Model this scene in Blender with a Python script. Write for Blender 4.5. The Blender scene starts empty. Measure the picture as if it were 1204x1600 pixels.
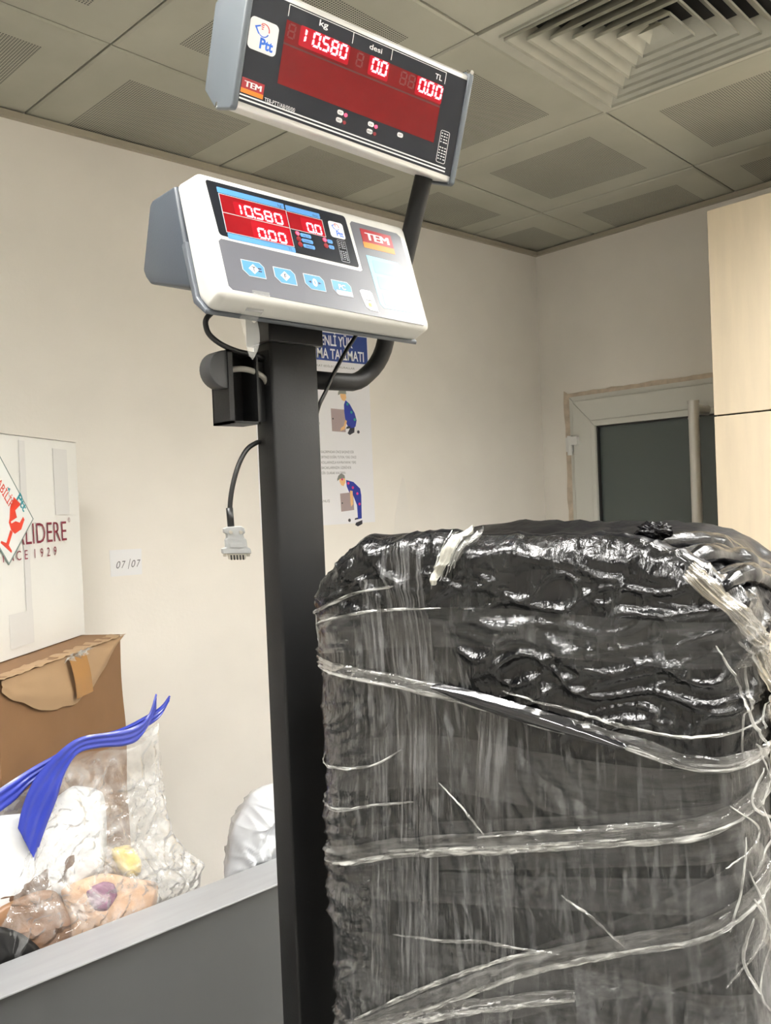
import bpy, bmesh, math, random
from mathutils import Vector, Matrix, noise
random.seed(7)
sc = bpy.context.scene
V = Vector
PI = math.pi

# ------------------------------------------------------------------ camera
CZ = 1.62
Rv = V((0.7380, -0.6735, -0.0415)); Uv = V((0.0413, -0.0163, 0.9990)); Fv = V((0.6737, 0.7388, -0.0156))
cam = bpy.data.cameras.new('camera'); cam.sensor_fit = 'VERTICAL'; cam.sensor_height = 36.0
cam.lens = 36.0 * 1318.0 / 1600.0; cam.clip_start = 0.02; cam.clip_end = 50
co = bpy.data.objects.new('camera', cam); sc.collection.objects.link(co)
Fv.normalize(); Rv = (Rv - Fv * Rv.dot(Fv)).normalized(); Uv = Rv.cross(Fv)
co.matrix_world = Matrix(((Rv.x, Uv.x, -Fv.x, 0), (Rv.y, Uv.y, -Fv.y, 0), (Rv.z, Uv.z, -Fv.z, CZ), (0, 0, 0, 1)))
sc.camera = co

# ------------------------------------------------------------------ world, exposure, lamp power
w = bpy.data.worlds.new('world'); sc.world = w; w.use_nodes = True
w.node_tree.nodes['Background'].inputs[0].default_value = (0.9, 0.95, 1, 1)
w.node_tree.nodes['Background'].inputs[1].default_value = 0.05
vs = sc.view_settings
vs.view_transform = 'Standard'; vs.look = 'None'; vs.exposure = 0.0; vs.gamma = 1.0; vs.use_curve_mapping = False
PANEL_POWER = 46.0                      # emission strength of the ceiling light panels
PANEL_COLOR = (1.0, 0.978, 0.94)

# ------------------------------------------------------------------ materials
def lin(c):
    c = c / 255.0
    return c / 12.92 if c <= 0.04045 else ((c + 0.055) / 1.055) ** 2.4
def rgb(r, g, b): return (lin(r), lin(g), lin(b))
MATS = {}
def mat(name, col, rough=0.5, metal=0.0, var=0.0, vscale=8.0, bump=0.0, bscale=60.0, coat=0.0, emit=None, estr=0.0,
        trans=0.0, alpha=1.0, spec=0.5, stretch=None, detail=4.0):
    if name in MATS: return MATS[name]
    m = bpy.data.materials.new(name); m.use_nodes = True
    nt = m.node_tree; N = nt.nodes; L = nt.links; b = N['Principled BSDF']
    b.inputs['Base Color'].default_value = (*col, 1); b.inputs['Roughness'].default_value = rough
    b.inputs['Metallic'].default_value = metal; b.inputs['Coat Weight'].default_value = coat
    b.inputs['Coat Roughness'].default_value = 0.08
    b.inputs['Specular IOR Level'].default_value = spec
    b.inputs['Transmission Weight'].default_value = trans; b.inputs['Alpha'].default_value = alpha
    if emit:
        b.inputs['Emission Color'].default_value = (*emit, 1); b.inputs['Emission Strength'].default_value = estr
    tc = N.new('ShaderNodeTexCoord'); vec = tc.outputs['Object']
    if stretch:
        mp = N.new('ShaderNodeMapping'); mp.inputs['Scale'].default_value = stretch
        L.new(vec, mp.inputs[0]); vec = mp.outputs[0]
    if var > 0:
        n = N.new('ShaderNodeTexNoise'); n.inputs['Scale'].default_value = vscale; n.inputs['Detail'].default_value = detail
        L.new(vec, n.inputs['Vector'])
        r = N.new('ShaderNodeValToRGB'); r.color_ramp.elements[0].position = 0.3; r.color_ramp.elements[1].position = 0.7
        r.color_ramp.elements[0].color = (*[c * (1 - var) for c in col], 1)
        r.color_ramp.elements[1].color = (*[min(1, c * (1 + var * 0.5)) for c in col], 1)
        L.new(n.outputs[0], r.inputs[0]); L.new(r.outputs[0], b.inputs['Base Color'])
    if bump > 0:
        n = N.new('ShaderNodeTexNoise'); n.inputs['Scale'].default_value = bscale; n.inputs['Detail'].default_value = 3
        L.new(vec, n.inputs['Vector'])
        bp = N.new('ShaderNodeBump'); bp.inputs['Strength'].default_value = bump; bp.inputs['Distance'].default_value = 0.004
        L.new(n.outputs[0], bp.inputs['Height']); L.new(bp.outputs[0], b.inputs['Normal'])
    MATS[name] = m
    return m

M_wall = mat('cream_wall_paint', (0.80, 0.765, 0.705), 0.75, var=0.10, vscale=1.7, bump=0.08, bscale=90)
M_floor = mat('grey_floor', (0.42, 0.41, 0.39), 0.4, var=0.1)
M_trimc = mat('ceiling_trim_paint', (0.36, 0.33, 0.26), 0.6)
M_void = mat('ceiling_void', (0.012, 0.012, 0.012), 0.9)
M_diff = mat('vent_enamel', (0.46, 0.455, 0.385), 0.5, var=0.08, vscale=14)
M_lampf = mat('lamp_frame_white', (0.75, 0.75, 0.73), 0.5)
M_lamp = mat('lamp_diffuser', (0.9, 0.9, 0.9), 0.6, emit=PANEL_COLOR, estr=PANEL_POWER)
M_col = mat('charcoal_powder_coat', (0.009, 0.0092, 0.0096), 0.5, spec=0.32, var=0.08, vscale=20, bump=0.05, bscale=400)
M_blk = mat('black_plastic', (0.010, 0.010, 0.011), 0.35)
M_cable = mat('black_cable', (0.008, 0.008, 0.008), 0.4)
M_greycable = mat('grey_cable', (0.36, 0.35, 0.31), 0.5)
M_slot = mat('slot_dark', (0.004, 0.004, 0.004), 0.9)
M_grey = mat('grey_housing', (0.050, 0.060, 0.074), 0.42, bump=0.05, bscale=500)
M_shell = mat('white_shell', (0.68, 0.675, 0.635), 0.34)
M_ovd = mat('dark_overlay', (0.010, 0.012, 0.018), 0.25, spec=0.35)
M_ovg = mat('grey_overlay', (0.115, 0.118, 0.136), 0.30, spec=0.5)
M_white = mat('white_print', (0.85, 0.85, 0.85), 0.4)
M_line = mat('silver_print', (0.55, 0.56, 0.58), 0.4)
M_blue = mat('light_blue_print', (0.075, 0.25, 0.56), 0.35)
M_cyan = mat('pale_cyan_print', (0.27, 0.56, 0.70), 0.30, spec=0.5)
M_keyb = mat('key_blue', (0.075, 0.25, 0.54), 0.35)
M_ink = mat('dark_ink', (0.02, 0.02, 0.03), 0.5)
M_inkg = mat('grey_ink', (0.16, 0.16, 0.17), 0.6)
M_logoblue = mat('logo_blue', (0.02, 0.13, 0.60), 0.4)
M_logored = mat('logo_red', (0.55, 0.03, 0.03), 0.4)
M_tem = mat('plaque_red', (0.30, 0.012, 0.018), 0.30, spec=0.5)
M_orange = mat('plaque_orange', (0.90, 0.22, 0.02), 0.30, spec=0.5)
M_red = mat('red_filter', (0.125, 0.004, 0.005), 0.22, spec=0.25, emit=(1, 0.02, 0.02), estr=0.05, var=0.12, vscale=30)  # slight emission put in for digit light scattered in the filter
M_redglow = mat('red_filter_painted_glow', (0.22, 0.004, 0.007), 0.22, spec=0.25, emit=(1, 0.012, 0.05), estr=0.24)  # even emission stands in for the glow spreading round the digits
M_redmid = mat('red_filter_faint_glow', (0.15, 0.004, 0.006), 0.22, spec=0.25, emit=(1, 0.012, 0.03), estr=0.20, var=0.2, vscale=40)  # faint emission stands in for scattered digit light
M_reddk = mat('red_filter_dark_line', (0.07, 0.006, 0.006), 0.3)
M_seg = mat('lit_segment', (0.8, 0.1, 0.1), 0.4, emit=(1.0, 0.30, 0.36), estr=3.2)
M_segoff = mat('unlit_segment', (0.16, 0.012, 0.012), 0.4)
M_led = mat('lit_lamp_red', (0.8, 0.05, 0.1), 0.4, emit=(1.0, 0.08, 0.20), estr=1.2)
M_ledoff = mat('unlit_lamp_red', (0.22, 0.012, 0.016), 0.3)
M_alu = mat('satin_aluminium', (0.70, 0.69, 0.66), 0.36, metal=0.55)
M_capgrey = mat('grey_end_cap', (0.092, 0.106, 0.12), 0.45)
M_capedge = mat('grey_end_cap_edge', (0.15, 0.16, 0.17), 0.4)
M_screw = mat('bright_screw', (0.75, 0.75, 0.74), 0.2, metal=1.0)
M_conn = mat('connector_grey', (0.30, 0.305, 0.30), 0.5)
M_pin = mat('connector_metal', (0.55, 0.53, 0.48), 0.35, metal=1.0)
M_paper = mat('white_paper', (0.78, 0.78, 0.79), 0.6)
M_poster = mat('poster_paper', (0.80, 0.80, 0.83), 0.3)
M_navy = mat('poster_navy', (0.018, 0.045, 0.20), 0.35)
M_fig = mat('poster_figure_navy', (0.012, 0.03, 0.26), 0.4)
M_skin = mat('poster_skin', (0.75, 0.45, 0.20), 0.5)
M_capg = mat('poster_grey', (0.20, 0.21, 0.19), 0.5)
M_boxp = mat('poster_box', (0.32, 0.25, 0.25), 0.5)
M_green = mat('poster_green_dot', (0.03, 0.35, 0.22), 0.5)
M_pink = mat('poster_pink_dot', (0.62, 0.03, 0.16), 0.5)
M_carton = mat('white_carton', (0.80, 0.80, 0.77), 0.5, var=0.03, vscale=5, bump=0.05, bscale=40)
M_cartonshade = mat('white_carton_tape', (0.70, 0.70, 0.69), 0.3)
M_wine = mat('wine_red_ink', (0.17, 0.012, 0.03), 0.5)
M_kraft = mat('kraft_cardboard', (0.20, 0.105, 0.045), 0.7, var=0.10, vscale=6, bump=0.08, bscale=50)
M_kraftl = mat('kraft_cardboard_light', (0.36, 0.235, 0.13), 0.65, var=0.08, vscale=7)
M_ktape = mat('brown_packing_tape', (0.34, 0.17, 0.05), 0.22)
M_stick = mat('sticker_white', (0.84, 0.86, 0.85), 0.3)
M_stickb = mat('sticker_border', (0.16, 0.22, 0.21), 0.4)
M_stred = mat('sticker_red', (0.62, 0.045, 0.02), 0.4)
M_teal = mat('sticker_teal', (0.02, 0.26, 0.32), 0.4)
M_cfront = mat('counter_front_laminate', (0.060, 0.063, 0.065), 0.45, var=0.06, vscale=3)
M_ccap = mat('counter_edge_laminate', (0.31, 0.315, 0.325), 0.4, var=0.07, vscale=3, stretch=(2, 14, 6))
M_ctop = mat('counter_top_laminate', (0.30, 0.30, 0.30), 0.4)
M_cab = mat('maple_laminate', (0.80, 0.68, 0.51), 0.42, var=0.06, vscale=5, stretch=(6, 6, 0.7))
M_cabd = mat('maple_edge_dark', (0.05, 0.035, 0.025), 0.7)
M_pvc = mat('door_frame_white', (0.60, 0.60, 0.555), 0.35)
M_seal = mat('door_seal', (0.02, 0.02, 0.02), 0.6)
M_glass = mat('dark_frosted_glass', (0.062, 0.078, 0.074), 0.35)
M_plaster = mat('rough_plaster', (0.55, 0.46, 0.36), 0.85, var=0.25, vscale=25, bump=0.4, bscale=40)
M_steel = mat('brushed_steel_tube', (0.62, 0.61, 0.58), 0.38, metal=0.6)
M_bluezip = mat('blue_zipper_plastic', (0.028, 0.046, 0.36), 0.3, coat=0.3)
M_pouchb = mat('brown_pouch', (0.26, 0.14, 0.075), 0.35, var=0.15, vscale=18, bump=0.3, bscale=30)
M_pouchd = mat('dark_brown_pouch', (0.14, 0.08, 0.05), 0.35, var=0.15, vscale=18, bump=0.3, bscale=30)
M_pouchp = mat('peach_pouch', (0.66, 0.43, 0.28), 0.4, var=0.12, vscale=15, bump=0.3, bscale=30)
M_purple = mat('mauve_packet', (0.26, 0.10, 0.19), 0.4)
M_yellow = mat('pale_yellow_wrapper', (0.74, 0.58, 0.22), 0.4, bump=0.3, bscale=30)
M_whitep = mat('white_packet', (0.86, 0.87, 0.88), 0.4, bump=0.2, bscale=20)
M_lightblue = mat('pale_blue_print_bag', (0.35, 0.50, 0.75), 0.4)
M_darkb = mat('dark_pouch', (0.01, 0.01, 0.01), 0.4)
M_whitebag = mat('white_plastic_bag', (0.60, 0.62, 0.65), 0.22, var=0.06, vscale=10)
M_blackfilm = mat('black_bag_film', (0.006, 0.006, 0.007), 0.20, spec=0.28, bump=0.25, bscale=60)
M_blacktop = mat('black_bag_top', (0.006, 0.006, 0.007), 0.34, spec=0.12, bump=0.3, bscale=50)
M_metalbase = mat('scale_base_steel', (0.10, 0.10, 0.105), 0.45)

def clear_film(name, dens_lo, dens_hi, col=(0.86, 0.87, 0.86), stretch=(30, 30, 30), rough=0.12, bump=0.5, uv=False, rot=(0, 0, 0), patch=0, lo=.40, hi=.72, gmax=.6, gmin=.07):
    """thin plastic film: mostly see-through, with milky streaks and a glossy face"""
    m = bpy.data.materials.new(name); m.use_nodes = True
    nt = m.node_tree; N = nt.nodes; L = nt.links
    N.remove(N['Principled BSDF']); out = N['Material Output']
    tc = N.new('ShaderNodeTexCoord'); mp = N.new('ShaderNodeMapping'); mp.inputs['Scale'].default_value = stretch
    mp.inputs['Rotation'].default_value = rot
    L.new(tc.outputs['UV' if uv else 'Object'], mp.inputs[0])
    n = N.new('ShaderNodeTexNoise'); n.inputs['Scale'].default_value = 1.0; n.inputs['Detail'].default_value = 5; n.inputs['Distortion'].default_value = 0.6
    L.new(mp.outputs[0], n.inputs['Vector'])
    mr = N.new('ShaderNodeMapRange'); mr.inputs['From Min'].default_value = lo; mr.inputs['From Max'].default_value = hi
    mr.inputs['To Min'].default_value = dens_lo; mr.inputs['To Max'].default_value = dens_hi
    L.new(n.outputs[0], mr.inputs['Value'])
    dens = mr.outputs[0]
    if patch:
        n2 = N.new('ShaderNodeTexNoise'); n2.inputs['Scale'].default_value = patch; n2.inputs['Detail'].default_value = 3; n2.inputs['Distortion'].default_value = 1.0
        L.new(tc.outputs['Object'], n2.inputs['Vector'])
        m3 = N.new('ShaderNodeMapRange'); m3.inputs['From Min'].default_value = 0.33; m3.inputs['From Max'].default_value = 0.66; m3.inputs['To Min'].default_value = .15
        L.new(n2.outputs[0], m3.inputs['Value'])
        mm = N.new('ShaderNodeMath'); mm.operation = 'MULTIPLY'; L.new(dens, mm.inputs[0]); L.new(m3.outputs[0], mm.inputs[1]); dens = mm.outputs[0]
    bp = N.new('ShaderNodeBump'); bp.inputs['Strength'].default_value = bump; bp.inputs['Distance'].default_value = 0.003
    L.new(n.outputs[0], bp.inputs['Height'])
    tr = N.new('ShaderNodeBsdfTransparent')
    df = N.new('ShaderNodeBsdfDiffuse'); df.inputs['Color'].default_value = (*col, 1)
    gl = N.new('ShaderNodeBsdfGlossy'); gl.inputs['Roughness'].default_value = rough
    L.new(bp.outputs[0], gl.inputs['Normal'])
    mx = N.new('ShaderNodeMixShader'); L.new(dens, mx.inputs[0]); L.new(tr.outputs[0], mx.inputs[1]); L.new(df.outputs[0], mx.inputs[2])
    fr = N.new('ShaderNodeLayerWeight'); fr.inputs['Blend'].default_value = 0.25; L.new(bp.outputs[0], fr.inputs['Normal'])
    ma = N.new('ShaderNodeMapRange'); ma.inputs['To Min'].default_value = gmin; ma.inputs['To Max'].default_value = gmax
    L.new(fr.outputs['Fresnel'], ma.inputs['Value'])
    m2 = N.new('ShaderNodeMixShader'); L.new(ma.outputs[0], m2.inputs[0]); L.new(mx.outputs[0], m2.inputs[1]); L.new(gl.outputs[0], m2.inputs[2])
    L.new(m2.outputs[0], out.inputs['Surface'])
    return m
M_film = clear_film('clear_stretch_film', 0.015, 0.13, (0.40, 0.41, 0.42), (22, 150, 1), uv=True, patch=11, gmax=.14, gmin=.03)
M_filmv = clear_film('clear_stretch_film_upright', 0.0, 0.48, (0.47, 0.475, 0.48), (12, 300, 1), uv=True, patch=14, gmax=.14, gmin=.03, lo=.47)
M_filmr = clear_film('clear_bunched_film', 0.04, 0.36, (0.55, 0.55, 0.53), (34, 170, 1), 0.10, 0.9, uv=True, patch=24)
M_sheet = clear_film('clear_stretch_sheet', 0.0, 0.32, (0.40, 0.41, 0.415), (120, 120, 11), rot=(.10, .16, 0), patch=13, bump=.9, lo=.54, hi=.70, gmax=.14, gmin=.022)
M_sheet2 = clear_film('clear_stretch_sheet_inner', 0.0, 0.34, (0.40, 0.41, 0.415), (75, 75, 26), rot=(-.16, .30, 0), patch=17, bump=.9, lo=.55, hi=.68, gmax=.14, gmin=.022)
M_rope = clear_film('gathered_clear_film', 0.08, 0.90, (0.66, 0.66, 0.62), (40, 260, 1), 0.10, 0.9, uv=True)
M_bagfilm = clear_film('clear_zip_bag_film', 0.10, 0.55, (0.95, 0.96, 0.96), (30, 30, 30), 0.10, 0.6, patch=9, lo=.38, hi=.66)  # milky density raised to stand in for glare on the bag
M_tapefilm = clear_film('clear_tape', 0.18, 0.34, (0.85, 0.86, 0.83), (30, 30, 30), 0.15, 0.2)
M_beigefilm = clear_film('beige_gathered_film', 0.12, 0.88, (0.60, 0.54, 0.42), (24, 260, 1), 0.15, 0.9, uv=True)
M_shinefold = mat('taut_black_fold', (0.012, 0.012, 0.014), 0.12, coat=1.0)

def ceiling_mat(T, a, b):
    """painted metal tiles with a perforated field in the middle of each tile (object coordinates = tile grid)"""
    m = bpy.data.materials.new('perforated_metal_tile'); m.use_nodes = True
    nt = m.node_tree; N = nt.nodes; L = nt.links; bs = N['Principled BSDF']
    bs.inputs['Roughness'].default_value = 0.55
    tc = N.new('ShaderNodeTexCoord'); sp = N.new('ShaderNodeSeparateXYZ'); L.new(tc.outputs['Object'], sp.inputs[0])
    def mth(op, x, y=None):
        n = N.new('ShaderNodeMath'); n.operation = op
        for i, q in enumerate((x, y)):
            if q is None: continue
            if isinstance(q, (int, float)): n.inputs[i].default_value = q
            else: L.new(q, n.inputs[i])
        return n.outputs[0]
    masks = []; dots = []
    for ch, mar in (('X', a), ('Y', b)):
        x = sp.outputs[ch]
        fr = mth('FRACT', mth('ADD', mth('DIVIDE', x, T), 40.0))
        d = mth('ABSOLUTE', mth('SUBTRACT', fr, 0.5))
        masks.append(mth('LESS_THAN', d, 0.5 - mar / T))
        p = mth('FRACT', mth('ADD', mth('DIVIDE', x, 0.0065), 2000.0))
        q = mth('SUBTRACT', p, 0.5); dots.append(mth('MULTIPLY', q, q))
    inside = mth('MULTIPLY', masks[0], masks[1])
    hole = mth('LESS_THAN', mth('ADD', dots[0], dots[1]), 0.115)
    fac = mth('MULTIPLY', inside, hole)
    n = N.new('ShaderNodeTexNoise'); n.inputs['Scale'].default_value = 3.0; n.inputs['Detail'].default_value = 5
    L.new(tc.outputs['Object'], n.inputs['Vector'])
    rp = N.new('ShaderNodeValToRGB'); rp.color_ramp.elements[0].position = 0.35; rp.color_ramp.elements[1].position = 0.7
    rp.color_ramp.elements[0].color = (0.355, 0.352, 0.285, 1); rp.color_ramp.elements[1].color = (0.425, 0.42, 0.345, 1)
    L.new(n.outputs[0], rp.inputs[0])
    mx = N.new('ShaderNodeMix'); mx.data_type = 'RGBA'
    L.new(fac, mx.inputs['Factor']); L.new(rp.outputs[0], mx.inputs['A']); mx.inputs['B'].default_value = (0.05, 0.048, 0.042, 1)
    L.new(mx.outputs['Result'], bs.inputs['Base Color'])
    return m

# ------------------------------------------------------------------ object helpers
WO = {}
def empty(name, loc, label, cat, group=None):
    o = bpy.data.objects.new(name, None); sc.collection.objects.link(o); o.location = loc
    o.empty_display_size = 0.05
    WO[o.name] = V(loc); tag(o, label, cat, group); return o
def tag(o, label=None, cat=None, group=None, kind=None):
    if label: o['label'] = label
    if cat: o['category'] = cat
    if group: o['group'] = group
    if kind: o['kind'] = kind
    return o
def obj(name, bm, mats, parent=None, smooth=False, label=None, recalc=True, origin=None, auto=None):
    if recalc: bmesh.ops.recalc_face_normals(bm, faces=bm.faces[:])
    me = bpy.data.meshes.new(name)
    vs_ = [v.co for v in bm.verts]
    if origin is None:
        lo = V((min(c.x for c in vs_), min(c.y for c in vs_), min(c.z for c in vs_)))
        hi = V((max(c.x for c in vs_), max(c.y for c in vs_), max(c.z for c in vs_)))
        origin = (lo + hi) / 2
    origin = V(origin)
    for v in bm.verts: v.co -= origin
    if smooth:
        for f in bm.faces: f.smooth = True
    bm.to_mesh(me); bm.free()
    for m in (mats if isinstance(mats, (list, tuple)) else [mats]): me.materials.append(m)
    if auto is not None:
        for p in me.polygons: p.use_smooth = True
        me.set_sharp_from_angle(angle=math.radians(auto))
    o = bpy.data.objects.new(name, me); sc.collection.objects.link(o)
    WO[o.name] = origin.copy()
    if parent is not None:
        o.parent = parent; o.location = origin - WO[parent.name]
    else: o.location = origin
    if label: o['label'] = label
    return o
def struct(name, bm, mats, **k):
    o = obj(name, bm, mats, **k); o['kind'] = 'structure'; return o

class Fr:
    """a flat panel's own frame in millimetres: x right, y down, d into the panel"""
    def __init__(s, O, ex, ey, en, k=0.001): s.O = V(O); s.ex = V(ex).normalized(); s.ey = V(ey).normalized(); s.en = V(en).normalized(); s.k = k
    def __call__(s, x, y, d=0.0): return s.O + (s.ex * x + s.ey * y + s.en * d) * s.k
WORLD = Fr((0, 0, 0), (1, 0, 0), (0, 1, 0), (0, 0, 1), 1.0)

def prism(bm, poly, d0, d1, F=WORLD, mi=0):
    a = [bm.verts.new(F(x, y, d0)) for x, y in poly]; b = [bm.verts.new(F(x, y, d1)) for x, y in poly]
    n = len(poly); fs = [bm.faces.new(a), bm.faces.new(b[::-1])]
    for i in range(n): fs.append(bm.faces.new((a[i], b[i], b[(i + 1) % n], a[(i + 1) % n])))
    for f in fs: f.material_index = mi
    return a + b
def rrect(x0, y0, x1, y1, r=0.0, n=4):
    if r <= 0: return [(x0, y0), (x1, y0), (x1, y1), (x0, y1)]
    out = []
    for cx, cy, a0 in ((x1 - r, y0 + r, -90), (x1 - r, y1 - r, 0), (x0 + r, y1 - r, 90), (x0 + r, y0 + r, 180)):
        for i in range(n + 1):
            a = math.radians(a0 + 90 * i / n); out.append((cx + r * math.cos(a), cy + r * math.sin(a)))
    return out
def circ(cx, cy, r, n=16, ry=None): return [(cx + r * math.cos(2 * PI * i / n), cy + (ry or r) * math.sin(2 * PI * i / n)) for i in range(n)]
def box(bm, x0, y0, z0, x1, y1, z1, mi=0, F=WORLD): return prism(bm, [(x0, y0), (x1, y0), (x1, y1), (x0, y1)], z0, z1, F, mi)
def bevel_all(bm, w_, seg=2, ang=30):
    bmesh.ops.recalc_face_normals(bm, faces=bm.faces[:])
    es = [e for e in bm.edges if len(e.link_faces) == 2 and e.calc_face_angle(0) > math.radians(ang)]
    bmesh.ops.bevel(bm, geom=es, offset=w_, segments=seg, profile=0.5, affect='EDGES', clamp_overlap=True)
def smooth_path(pts, n=8):
    P = [V(p) for p in pts]; P = [P[0] * 2 - P[1]] + P + [P[-1] * 2 - P[-2]]; out = []
    for i in range(1, len(P) - 2):
        for k in range(n):
            t = k / n; a, b, c, d = P[i - 1:i + 3]
            out.append(0.5 * ((2 * b) + (c - a) * t + (2 * a - 5 * b + 4 * c - d) * t * t + (-a + 3 * b - 3 * c + d) * t ** 3))
    out.append(P[-2]); return out
def tube(bm, pts, r, n=10, mi=0, rad=None, cap=True):
    rings = []; prev = None
    for i, p in enumerate(pts):
        t = (pts[min(i + 1, len(pts) - 1)] - pts[max(i - 1, 0)]).normalized()
        if prev is None:
            a = t.orthogonal().normalized()
        else:
            a = (prev - t * prev.dot(t)).normalized()
        prev = a; b = t.cross(a); rr = rad[i] if rad else r
        rings.append([bm.verts.new(p + (a * math.cos(2 * PI * k / n) + b * math.sin(2 * PI * k / n)) * rr) for k in range(n)])
    for i in range(len(rings) - 1):
        for k in range(n):
            f = bm.faces.new((rings[i][k], rings[i][(k + 1) % n], rings[i + 1][(k + 1) % n], rings[i + 1][k])); f.material_index = mi
    if cap:
        for rg in (rings[0][::-1], rings[-1]):
            f = bm.faces.new(rg); f.material_index = mi
    return rings
def rod(bm, p, q, r, n=16, mi=0): tube(bm, [V(p), V(q)], r, n, mi)
def grid(bm, fn, nu, nv, mi=0, closed=False):
    vs_ = [[bm.verts.new(fn(i / (nu - (0 if closed else 1)), j / (nv - 1))) for j in range(nv)] for i in range(nu)]
    for i in range(nu if closed else nu - 1):
        for j in range(nv - 1):
            k = (i + 1) % nu
            f = bm.faces.new((vs_[i][j], vs_[k][j], vs_[k][j + 1], vs_[i][j + 1])); f.material_index = mi
    return vs_
def text(bm, s, F, x, y, size, d=-0.4, mi=0, align='LEFT', width=None, bold=0.0, slant=0.0, vscale=1.0, rot=0.0):
    """lettering laid on a panel frame; (x, y) is the left/centre/right end of the base line"""
    cu = bpy.data.curves.new('lettering', 'FONT'); cu.body = s; cu.size = 1.0; cu.align_x = 'LEFT'; cu.offset = bold; cu.shear = slant
    cu.resolution_u = 3
    o = bpy.data.objects.new('lettering', cu); sc.collection.objects.link(o)
    dg = bpy.context.evaluated_depsgraph_get(); me = bpy.data.meshes.new_from_object(o.evaluated_get(dg))
    bpy.data.objects.remove(o); bpy.data.curves.remove(cu)
    xs = [v.co.x for v in me.vertices]
    if not xs: return
    x0, x1 = min(xs), max(xs); k = size; kx = (width / (x1 - x0)) if width else size
    off = {'LEFT': 0, 'CENTER': 0.5, 'RIGHT': 1.0}[align] * (x1 - x0)
    ca, sa = math.cos(rot), math.sin(rot); vv = []
    for v in me.vertices:
        lx = (v.co.x - x0 - off) * kx; ly = -v.co.y * k * vscale
        vv.append(bm.verts.new(F(x + lx * ca - ly * sa, y + lx * sa + ly * ca, d)))
    for p in me.polygons:
        try:
            f = bm.faces.new([vv[i] for i in p.vertices]); f.material_index = mi
        except ValueError: pass
    bpy.data.meshes.remove(me)
SEG = {'0': 'abcdef', '1': 'ef', '5': 'acdfg', '8': 'abcdefg'}
def digit_bm(ch, F, x, y, w_, h, t, sl, d0=-1.6, d1=-0.9, dot=False, clip=None):
    """one seven-segment figure, top left corner at x, y"""
    bm = bmesh.new(); g = t * 0.14
    def seg(poly):
        poly = [(x + px_ + sl * (h - py) , y + py) for px_, py in poly]
        prism(bm, poly, d0, d1, F)
    hh = h / 2; b = t * 0.5
    S = {'a': [(g + b, 0), (w_ - g - b, 0), (w_ - g - t, t), (g + t, t)],
         'd': [(g + t, h - t), (w_ - g - t, h - t), (w_ - g - b, h), (g + b, h)],
         'f': [(0, g + b), (t, g + t), (t, hh - g - b), (b, hh - g), (0, hh - g - b)],
         'e': [(b, hh + g), (t, hh + g + b), (t, h - g - t), (0, h - g - b), (0, hh + g + b)],
         'b': [(w_, g + b), (w_ - t, g + t), (w_ - t, hh - g - b), (w_ - b, hh - g), (w_, hh - g - b)],
         'c': [(w_ - b, hh + g), (w_ - t, hh + g + b), (w_ - t, h - g - t), (w_, h - g - b), (w_, hh + g + b)],
         'g': [(g + b, hh), (g + t, hh - b), (w_ - g - t, hh - b), (w_ - g - b, hh), (w_ - g - t, hh + b), (g + t, hh + b)]}
    for s in SEG[ch]: seg(S[s])
    if dot: seg(rrect(w_ + t * 0.25, h - t * 1.0, w_ + t * 1.25, h, 0))
    return bm
def arc(bm, F, cx, cy, r, a0, a1, t0, t1, d0, d1, mi, n=12, ry=1.0):
    out, inn = [], []
    for i in range(n + 1):
        a = math.radians(a0 + (a1 - a0) * i / n); t = t0 + (t1 - t0) * i / n
        out.append((cx + (r + t / 2) * math.cos(a), cy + (r + t / 2) * ry * math.sin(a)))
        inn.append((cx + (r - t / 2) * math.cos(a), cy + (r - t / 2) * ry * math.sin(a)))
    prism(bm, out + inn[::-1], d0, d1, F, mi)
def post_logo(F, x, y, s, d):
    """white rounded plate with post horn emblem and the letters; s = plate side"""
    bm = bmesh.new(); k = s / 33.0
    prism(bm, rrect(x, y, x + s, y + s, 5 * k), d, d - 0.3, F, 0)
    e = d - 0.5
    prism(bm, [(x + 5.5 * k, y + 9 * k), (x + 12 * k, y + 6 * k), (x + 12.2 * k, y + 7.4 * k), (x + 8 * k, y + 9.6 * k), (x + 11.5 * k, y + 15 * k), (x + 10.6 * k, y + 16 * k)], d - 0.3, e, F, 1)
    arc(bm, F, x + 16 * k, y + 11.2 * k, 6.0 * k, 150, 20, 0.7 * k, 1.2 * k, d - 0.3, e, 1)
    arc(bm, F, x + 16 * k, y + 10.2 * k, 6.4 * k, 10, -120, 1.2 * k, 0.7 * k, d - 0.3, e, 2)
    for q in range(3): prism(bm, rrect(x + (12.5 + q * 0.5) * k, y + (5.2 + q * 2) * k, x + (16.2 - q * 0.4) * k, y + (6.1 + q * 2) * k), d - 0.3, e, F, 2)
    text(bm, 'Ptt', F, x + 13.5 * k, y + 29 * k, 15 * k, d - 0.45, 1, width=15.5 * k, bold=0.035)
    return bm, [M_white, M_logoblue, M_logored]
def tem_plaque(F, x, y, w_, h, d, tones):
    bm = bmesh.new(); hb = h * 0.70
    prism(bm, rrect(x, y, x + w_, y + hb), d, d - 0.3, F, 0)
    prism(bm, rrect(x, y + hb, x + w_, y + h), d, d - 0.3, F, 1)
    for q, dx in enumerate((-.018, 0, .018)):                           # heavy letters: three strokes side by side
        text(bm, 'TEM', F, x + w_ * (.5 + dx), y + hb * 0.80, hb * 0.80, d - 0.5 - .03 * q, 2, 'CENTER', width=w_ * 0.74)
    return bm, tones

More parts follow.
